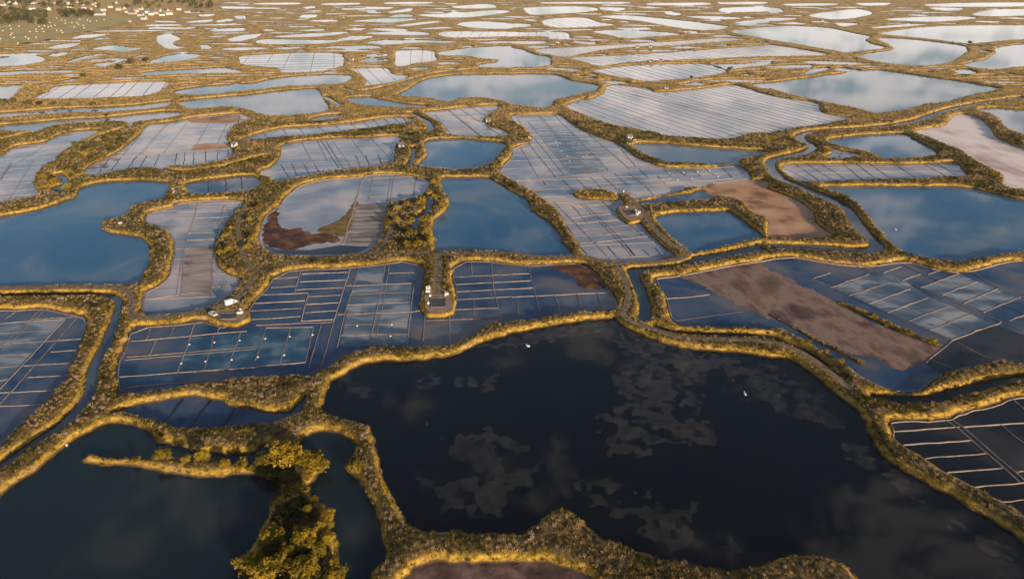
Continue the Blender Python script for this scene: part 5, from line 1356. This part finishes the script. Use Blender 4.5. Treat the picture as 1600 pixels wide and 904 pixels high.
for (x, y) in [(125, 330), (238, 335), (140, 368), (38, 392), (150, 425), (132, 445), (8, 495), (175, 480), (320, 470), (360, 492), (455, 475), (225, 550), (375, 405), (450, 375), (460, 405), (490, 340), (530, 370), (555, 330), (550, 405), (572, 288), (625, 290), (640, 335), (685, 325), (710, 235), (770, 260), (815, 300), (812, 265), (710, 388), (765, 390), (782, 415), (900, 292), (930, 350), (985, 312), (965, 295), (1040, 325), (1052, 355), (1095, 260), (1128, 275), (1000, 250), (1210, 268), (1300, 255), (605, 345)]:
    gx, gy = ground((x / 8, y / 8), 1.4)
    o = put("hay_bale", bale_me, None, None, (gx, gy, 1.34), RND.uniform(0, 3.1)); o.scale = (1.25, 1.25, 1.25)
    tag(o, "small pale round bale lying in the meadow below the village", "hay bale", "bales in the meadow")

# ------------------------------------------------------------------ huts, vehicles, platforms, heaps, birds
hut_spots = [('M2', 662, 240, 6, "grey roofed hut beside white bags at the wedge pond"), ('M1', 1312, 143, 5, "small white hut at the tip of the slanting pan"), ('M1', 822, 288, 5, "white hut among bushes at the barred pan's end"),
             ('M0', 1325, 282, 5, "grey hut at the corner of the pinkish pan"), ('T1', 550, 320, 6, "white hut above the far gridded pan"), ('T1', 600, 378, 6, "white hut at the end of the far gridded pan"), ('T1', 765, 358, 6, "pair of white huts on the far mound, front one"), ('T1', 785, 352, 5, "pair of white huts on the far mound, rear one"),
             ('T2', 285, 268, 7, "white hut at the corner of three far banks"), ('T2', 395, 264, 6, "white hut on the bank beyond the corner hut"), ('T2', 785, 299, 7, "first white hut on the bank between far ribbed pans"), ('T2', 865, 297, 7, "second white hut on the bank between far ribbed pans"), ('T2', 870, 388, 6, "white hut on the bank above the lowest far ribbed pan"), ('T2', 930, 385, 5, "smaller white hut next to the one above the lowest far pan"),
             ('T2', 965, 556, 6, "white hut on the bank at the top of the combed pan"), ('T3', 340, 133, 8, "white hut alone on a distant bank")]
for tile, x, y, L_, lab in hut_spots:
    gx, gy, gz = on_land(px(tile, x, y))
    house(gx, gy, max(gz, 0.2), L_ * 0.62, 2.6, 1.8, RND.uniform(-0.4, 0.4), lab, None, 0, 0, "hut", "hut", False, 1)

M_WHITE = paint_mat("white_paint", (0.82, 0.80, 0.76), 0.35, 0.5, dirt=0.06)
M_RUBBER = paint_mat("rubber", (0.02, 0.02, 0.02), 0.8, 0.2)
M_RIM = paint_mat("rim_steel", (0.35, 0.35, 0.36), 0.35, 0.5, 0.6)
M_RED = paint_mat("tail_red", (0.35, 0.02, 0.015), 0.3)
M_LAMP = paint_mat("lamp_glass", (0.6, 0.6, 0.55), 0.15)
M_SILVER = paint_mat("silver_paint", (0.62, 0.58, 0.56), 0.3, 0.5, 0.2, 0.05)
def vehicle(loc, rz, prof, width, wins, wheelx, wr, paint, name, label, cat):
    """prof: side outline (x,z), x forward; wins: list of side glass outlines; body narrowed towards the roof"""
    o = empty(name, loc, rz)
    zs = [p[1] for p in prof]; z0, z1 = min(zs), max(zs)
    def yw(z): return width / 2 * (1 - 0.14 * max(0, (z - (z0 + (z1 - z0) * 0.45)) / (z1 - z0)))
    n = len(prof); vs = []; fs = []
    for lay, (sx, yk) in enumerate(((0.985, 1.0), (1.0, 0.92), (1.0, -0.92), (0.985, -1.0))):
        vs += [(x * sx, yw(z) * yk, z0 + (z - z0) * (0.985 if lay in (0, 3) else 1.0)) for x, z in prof]
    for l in range(3):
        for i in range(n):
            j = (i + 1) % n; fs.append((l * n + i, l * n + j, (l + 1) * n + j, (l + 1) * n + i))
    fs += [tuple(range(n - 1, -1, -1)), tuple(range(3 * n, 4 * n))]
    body = put('body', mesh_from('body', vs, fs), paint, o)
    for w_ in wins['side']:
        for s in (-1, 1):
            k_ = [(x, s * (yw(z) + 0.012), z) for x, z in w_]
            k2 = [(x, s * (yw(z) - 0.03), z) for x, z in w_]
            m = len(w_)
            put('window', mesh_from('window', k_ + k2, [tuple(range(m))] + [(i, (i + 1) % m, m + (i + 1) % m, m + i) for i in range(m)]), M_GLASS, o)
    for nm, ((xa, za), (xb, zb)) in (('windscreen', wins['front']), ('rear_window', wins['rear'])):
        sgn = 0.015 if nm == 'windscreen' else -0.015
        ya, yb = yw(za) * 0.82, yw(zb) * 0.82
        put(nm, mesh_from(nm, [(xa + sgn, -ya, za + 0.012), (xa + sgn, ya, za + 0.012), (xb + sgn, yb, zb + 0.012), (xb + sgn, -yb, zb + 0.012)], [(0, 1, 2, 3)]), M_GLASS, o)
    for wx in wheelx:
        for s in (-1, 1):
            ww = put('wheel', MB().tube([(0, -0.1, 0), (0, 0.1, 0)], wr, 16).mesh('wheel'), M_RUBBER, o, (wx, s * (width / 2 - 0.1), wr))
            put('rim', MB().tube([(0, 0.0, 0), (0, s * 0.115, 0)], wr * 0.6, 12).mesh('rim'), M_RIM, ww)
    xf = max(p[0] for p in prof); xr = min(p[0] for p in prof); zl = z0 + (z1 - z0) * 0.32
    for s in (-1, 1):
        put('headlight', MB().box(xf - 0.12, xf - 0.005, s * width * 0.36 - 0.16, s * width * 0.36 + 0.16, zl, zl + 0.18).mesh('headlight'), M_LAMP, o)
        put('tail_light', MB().box(xr + 0.0, xr + 0.08, s * width * 0.42 - 0.08, s * width * 0.42 + 0.08, zl + 0.1, zl + 0.5).mesh('tail_light'), M_RED, o)
    o.scale = (0.86, 0.86, 0.86)
    tag(o, label, cat)
    return o
VAN = [(-2.6, 0.35), (2.45, 0.35), (2.65, 0.55), (2.65, 0.95), (2.35, 1.15), (1.75, 1.28), (0.95, 2.05), (0.6, 2.22), (-2.3, 2.28), (-2.6, 2.1)]
VANW = dict(side=[[(0.35, 1.3), (1.5, 1.3), (0.95, 1.9), (0.35, 1.9)]], front=((1.75, 1.30), (0.95, 2.05)), rear=((-2.6, 1.35), (-2.6, 1.95)))
CAR = [(-1.9, 0.3), (1.75, 0.3), (1.95, 0.5), (1.9, 0.75), (1.1, 0.92), (0.5, 1.38), (0.2, 1.46), (-1.3, 1.48), (-1.85, 0.98), (-1.95, 0.6)]
CARW = dict(side=[[(0.3, 0.95), (0.95, 0.95), (0.42, 1.34), (0.3, 1.36)], [(-1.4, 0.98), (0.2, 0.95), (0.2, 1.37), (-1.2, 1.38)]], front=((1.1, 0.93), (0.5, 1.38)), rear=((-1.85, 1.0), (-1.32, 1.46)))
TRUCK = [(-2.4, 0.4), (2.1, 0.4), (2.25, 0.6), (2.2, 1.0), (1.7, 1.12), (1.25, 1.78), (0.4, 1.82), (0.3, 1.0), (-2.4, 1.0)]
TRUCKW = dict(side=[[(0.5, 1.15), (1.5, 1.15), (1.2, 1.68), (0.5, 1.7)]], front=((1.7, 1.13), (1.25, 1.78)), rear=((0.32, 1.15), (0.39, 1.7)))
def facing(u0, u1, z):
    a = ground(u0, z); b = ground(u1, z); return math.atan2(b[1] - a[1], b[0] - a[0])
gx, gy = ground((362, 475), TRACK_Z)
vehicle((gx, gy, TRACK_Z + 0.02), facing((352, 478), (374, 471), TRACK_Z), VAN, 2.0, VANW, (-1.6, 1.65), 0.34, M_WHITE, "van", "white van parked on the narrow road beside the widest salt pan", "van")
gx, gy = ground((333.5, 492.5), 1.5)
vehicle((gx, gy, TRACK_Z + 0.02), facing((328, 490), (339, 495), TRACK_Z), CAR, 1.7, CARW, (-1.2, 1.2), 0.3, M_SILVER, "car", "small pale car below the white van at the road edge", "car")
gx, gy = ground((669, 454), 1.5)
vehicle((gx, gy, 1.5), facing((668, 461), (669.5, 448), 1.5), TRUCK, 1.75, TRUCKW, (-1.4, 1.45), 0.32, M_WHITE, "pickup_truck", "white flatbed pickup parked at the yard edge in the widest salt pan", "truck")
gx, gy = ground((997, 333.5), 1.5)
vehicle((gx, gy, 1.5), facing((994, 336), (999, 332), 1.5), CAR, 1.7, CARW, (-1.2, 1.2), 0.3, M_WHITE, "car", "white car parked beside the tarp above the square pond", "car")

M_TARP = noisy_mat("dark_tarp", [(0.3, (0.025, 0.032, 0.035)), (0.7, (0.06, 0.07, 0.072))], 0.9, 0.5, 5, 0.4, 1.2)
M_PLANK = noisy_mat("grey_wood", [(0.3, (0.10, 0.085, 0.075)), (0.7, (0.24, 0.20, 0.175))], 1.2, 0.85, 5, 0.3, 6.0, stretch=(1, 5, 1))
def platform(quad, label, z=1.5):
    G = [ground(p, z) for p in quad]; c = np.mean(G, 0)
    loc = [(x - c[0], y - c[1]) for x, y in G]
    if area(np.array(loc)) < 0: loc = loc[::-1]
    o = empty("salt_platform", (c[0], c[1], z))
    ins = [(x * 0.94, y * 0.94) for x, y in loc]
    # sagging tarp in a timber edge
    vs = []; fs = []; n = 6
    for i in range(n + 1):
        for j in range(n + 1):
            u, v = i / n, j / n
            a = np.array(ins[0]) * (1 - u) + np.array(ins[1]) * u; b = np.array(ins[3]) * (1 - u) + np.array(ins[2]) * u
            p = a * (1 - v) + b * v
            vs.append((p[0], p[1], 0.16 - 0.10 * math.sin(math.pi * u) * math.sin(math.pi * v) + RND.uniform(-0.02, 0.02)))
    for i in range(n):
        for j in range(n):
            a = i * (n + 1) + j; fs.append((a, a + n + 1, a + n + 2, a + 1))
    put('tarp', mesh_from('tarp', vs, fs, True), M_TARP, o)
    for i in range(4):
        a = Vector((*loc[i], 0)); b = Vector((*loc[(i + 1) % 4], 0)); d = (b - a).normalized(); n_ = Vector((-d.y, d.x, 0)) * 0.12
        a2, b2 = a + d * 0.13, b - d * 0.13
        q_ = [a2 - n_, b2 - n_, b2 + n_, a2 + n_]
        put('plank', mesh_from('plank', [(p.x, p.y, 0.0) for p in q_] + [(p.x, p.y, 0.28) for p in q_], [(0, 3, 2, 1), (4, 5, 6, 7), (0, 1, 5, 4), (1, 2, 6, 5), (2, 3, 7, 6), (3, 0, 4, 7)]), M_PLANK, o)
    tag(o, label, 'platform')
platform([(674, 466), (696, 466), (696, 480), (674, 480)], "dark tarp covered rectangle in the yard of the widest salt pan")
platform([(975, 328), (993, 328), (994, 336), (983, 337)], "dark tarp covered platform beside the car above the square pond")
platform([(343, 490), (370, 489), (369, 498), (345, 499)], "dark tarp covered platform below the white van")
platform([(806, 216), (824, 214), (828, 222), (808, 225)], "grey tarp covered platform on the point by the small rounded pond")
M_BAG = paint_mat("white_bag", (0.60, 0.58, 0.55), 0.7, 0.3)
bm_ = MB().box(-0.48, 0.48, -0.48, 0.48, 0, 0.95, 0.14); bm_.tube([(-0.3, 0, 0.9), (-0.15, 0, 1.12), (0.15, 0, 1.12), (0.3, 0, 0.9)], 0.03, 5)
bag_me = bm_.mesh("bulk_bag"); bag_me.materials.append(M_BAG)
for lab, grp, sp in [
    ("white bulk bag in the widest pan's yard", "bags in the widest pan's yard", [(697, 459), (696, 461.5), (699, 460), (669, 474.5), (672, 463)]),
    ("white bulk bag by the tarp above the square pond", "bags above the square pond", [(979, 324.5), (993, 330), (995.5, 336.5), (962, 303), (974, 300)]),
    ("white bulk bag below the white van", "bags below the van", [(375.5, 485), (376, 489.5), (372, 490), (378, 489)]),
    ("white bulk bag beside the hut at the wedge pond", "bags at the wedge pond", [(982, 215.5), (986, 218), (990, 219.5), (993, 219), (980, 224.5), (984, 226)]),
    ("white bulk bag on the point by the small rounded pond", "bags on the point", [(826, 215), (828, 216.5)]),
]:
    for u in sp:
        gx, gy, gz = on_land(u)
        o = put("bulk_bag", bag_me, None, None, (gx, gy, max(gz, 0.1) + (0.05 if gz > 1.3 else 0)), RND.uniform(0, 1.5)); o.scale = (0.8, 0.8, 0.75); tag(o, lab, "bulk bag", grp)
gx, gy, gz = on_land(px('M0', 680, 722)); o = put("bulk_bag", bag_me, None, None, (gx, gy, gz), 0.3); o.scale = (1.6, 1.2, 0.8); tag(o, "lone white bag on the hooked bank of the broad blue pond", "bulk bag")

# blue tarp pile among the shrubs
M_BLUE = paint_mat("blue_tarp", (0.10, 0.16, 0.24), 0.5)
gx, gy, gz = on_land(px('M1', 800, 628))
vs = []; fs = []
for i in range(9):
    for j in range(9):
        u, v = i / 8 * 2 - 1, j / 8 * 2 - 1
        vs.append((u * 2.2, v * 1.6, 0.9 * max(0, 1 - max(abs(u), abs(v)) ** 3) * (0.8 + RND.uniform(0, 0.3))))
for i in range(8):
    for j in range(8):
        a = i * 9 + j; fs.append((a, a + 9, a + 10, a + 1))
tag(put("tarp_heap", mesh_from("tarp_heap", vs, fs, True), M_BLUE, None, (gx, gy, gz + 0.02), 0.4), "blue tarpaulin over a heap among shrubs beside the striped pan", "tarp")

# salt heaps raked up on the ridges
M_SALT = paint_mat("salt", (0.84, 0.82, 0.80), 0.6, 0.4)
hv = [(0, 0, 0.55)]; hf = []
for rg, (rad, zz_) in enumerate(((0.28, 0.42), (0.6, 0.16), (0.85, -0.05))):
    for k_ in range(10):
        a = k_ * 0.6283 + rg * 0.2; q_ = rad * RND.uniform(0.85, 1.15); hv.append((q_ * math.cos(a), q_ * math.sin(a), zz_))
for k_ in range(10): hf.append((0, 1 + k_, 1 + (k_ + 1) % 10))
for rg in range(2):
    for k_ in range(10): hf.append((1 + rg * 10 + k_, 1 + (rg + 1) * 10 + k_, 1 + (rg + 1) * 10 + (k_ + 1) % 10, 1 + rg * 10 + (k_ + 1) % 10))
salt_me = mesh_from("salt_heap", hv, hf, True); salt_me.materials.append(M_SALT)
for lab, grp, sp in [
    ("white salt heap in the widest salt pan", "salt heaps in the widest pan", [(453, 526), (414.5, 529), (403, 558), (444, 555), (335, 535), (374.5, 532), (321, 564.5), (283, 568), (362, 562), (558, 509), (612, 507), (610, 525), (488, 523), (296, 538)]),
    ("white salt heap in the long pan's end cells", "salt heaps in the long pan", [(1045, 270.5), (1068, 269.5), (1090, 268.5), (1109, 267.5), (1035, 282), (1059, 281), (1081, 279), (1122, 276)]),
    ("tiny salt heap in the long pan's upper strips", "salt heaps in upper strips", [(868, 222), (871, 228), (877, 236), (886, 244), (890, 252), (903, 233), (911, 245), (917, 243), (898, 222)]),
]:
    for u in sp:
        gx, gy = ground(u)
        o = put("salt_heap", salt_me, None, None, (gx, gy, 0.03), RND.uniform(0, 6)); o.scale = (0.5,) * 3 if gy < 300 else (0.6,) * 3
        tag(o, lab, "salt heap", grp)

# wooden jetty
M_DARKW = noisy_mat("wet_wood", [(0.3, (0.025, 0.02, 0.018)), (0.7, (0.08, 0.065, 0.055))], 2.0, 0.8, 5, 0.3, 6.0)
a = np.array(ground((1129, 257), 0.8)); b = np.array(ground((1158, 254), 0.8)); ang = math.atan2(b[1] - a[1], b[0] - a[0]); Lj = float(np.linalg.norm(b - a))
jo = empty("jetty", (a[0], a[1], 0), ang)
for i in range(int(Lj / 0.6)):
    put('plank', MB().box(i * 0.6, i * 0.6 + 0.54, -0.9, 0.9, 1.0, 1.08).mesh('plank'), M_PLANK, jo)
for i in range(5):
    for s in (-0.8, 0.8):
        put('post', MB().tube([(i * Lj / 4, s, -0.6), (i * Lj / 4, s, 1.9 if i < 2 else 1.1)], 0.14, 8).mesh('post'), M_DARKW, jo)
put('rail', MB().box(0, Lj * 0.3, -0.87, -0.73, 1.7, 1.85).mesh('rail'), M_DARKW, jo)
put('gate', MB().box(0.4, 2.4, 0.6, 0.8, -0.4, 2.2).mesh('gate'), M_DARKW, jo)
tag(jo, "dark wooden sluice jetty in the wedge shaped pond", "jetty")
# lone posts standing in the tall pan
o = empty("mooring_posts", (*ground(px('N0', 1210, 205)), 0))
for i in range(3): put('post', MB().tube([(0.2 * i, 1.6 * i, -0.5), (0.2 * i, 1.6 * i, 1.3)], 0.13, 8).mesh('post'), M_DARKW, o)
tag(o, "short row of dark posts in the tall pan near the white van", "posts")

# white birds on the water
M_FEATHER = paint_mat("white_feathers", (0.85, 0.84, 0.82), 0.7, 0.2)
def bird_mesh():
    prof = [(-0.62, 0.16, 0.02), (-0.5, 0.17, 0.12), (-0.25, 0.17, 0.22), (0.05, 0.17, 0.25), (0.3, 0.2, 0.19), (0.42, 0.3, 0.10), (0.44, 0.45, 0.06), (0.40, 0.60, 0.05), (0.44, 0.70, 0.065), (0.54, 0.70, 0.06), (0.66, 0.66, 0.02)]
    m = MB(); m.tube([(x, 0, z) for x, z, r in prof], [r for x, z, r in prof], 10); return m.mesh("bird", True)
bme = bird_mesh(); bme.materials.append(M_FEATHER)
for u, lab in [((1164, 616), "white bird floating on the big dark pond"), ((825, 541), "tiny white bird near the upper shore of the big dark pond"), ((104.5, 695.5), "white bird at the shore of the teal pond"), ((311, 703), "white bird above the grassy spit"), ((1399, 359), "white bird on the big blue pond at the edge of view")]:
    gx, gy = ground(u)
    o = put("bird", bme, None, None, (gx, gy, 0.0), RND.uniform(0, 6)); o.scale = (1.1,) * 3
    tag(o, lab, "bird")
# rubble pier between two waters
M_ROCK = noisy_mat("rubble", [(0.3, (0.12, 0.09, 0.07)), (0.7, (0.34, 0.27, 0.21))], 0.8, 0.9, 5, 0.5, 2.0, rand=0.5)
def rock_mesh(seed):
    r = random.Random(seed); vs = []; fs = []
    for k_ in range(3):
        for i in range(6):
            a = i * 1.047 + r.uniform(-0.2, 0.2); q_ = (0.5, 0.48, 0.25)[k_] * r.uniform(0.75, 1.2); vs.append((q_ * math.cos(a), q_ * math.sin(a), (-0.15, 0.2, 0.42)[k_] * r.uniform(0.8, 1.2)))
    for k_ in range(2):
        for i in range(6): fs.append((k_ * 6 + i, k_ * 6 + (i + 1) % 6, (k_ + 1) * 6 + (i + 1) % 6, (k_ + 1) * 6 + i))
    fs.append(tuple(range(12, 18))); return mesh_from("boulder", vs, fs)
RK = [rock_mesh(i) for i in range(4)]
for r_ in RK: r_.materials.append(M_ROCK)
for i in range(46):
    gx, gy, gz = on_land(px('M0', RND.uniform(945, 1050), RND.uniform(475, 575)))
    if gz < -0.1: continue
    o = put("boulder", RK[i % 4], None, None, (gx, gy, gz), RND.uniform(0, 6)); s = RND.uniform(0.7, 1.7); o.scale = (s, s, s)
    tag(o, "rough brown boulder in the rubble pier beside the broad blue pond", "boulder", "boulders of the rubble pier")
# ------------------------------------------------------------------ labels that tell alike neighbours apart: counted from the left
def sight_x(o):
    x, y, z = o.location; c = y * CT - (z - CAM_H) * ST
    return x / c
COUNTED = {}
for o in COL.objects:
    if o.parent is None and o.get('group') and o.get('category') in ('shrub', 'house', 'salt heap', 'bulk bag'):
        COUNTED.setdefault(o['group'], []).append(o)
for grp, os_ in COUNTED.items():
    os_.sort(key=sight_x); n = len(os_)
    for i, o in enumerate(os_):
        k_ = i + 1 if i < (n + 1) // 2 else n - i
        word = {1: '', 2: 'second ', 3: 'third ', 4: 'fourth ', 5: 'fifth ', 6: 'sixth ', 7: 'seventh ', 8: 'eighth ', 9: 'ninth '}.get(k_, '%dth ' % k_)
        side = ('leftmost' if k_ == 1 else 'from the left') if i < (n + 1) // 2 else ('rightmost' if k_ == 1 else 'from the right')
        o['label'] = o['label'] + ', ' + word + side

# ------------------------------------------------------------------ the evening air
hz = MB().box(-31000, 31000, -3500, 46000, -1.8, 125.0)
m, N, L, out = new_mat("haze_air")
pv = N("ShaderNodeVolumePrincipled")
pv.inputs['Color'].default_value = (0.93, 0.90, 0.88, 1); pv.inputs['Density'].default_value = HAZE_DENSITY; pv.inputs['Anisotropy'].default_value = 0.0
L(pv.outputs[0], out.inputs['Volume'])
tag(put("haze", hz.mesh("haze"), m), "thin pale evening haze over the marsh", None, None, 'stuff')
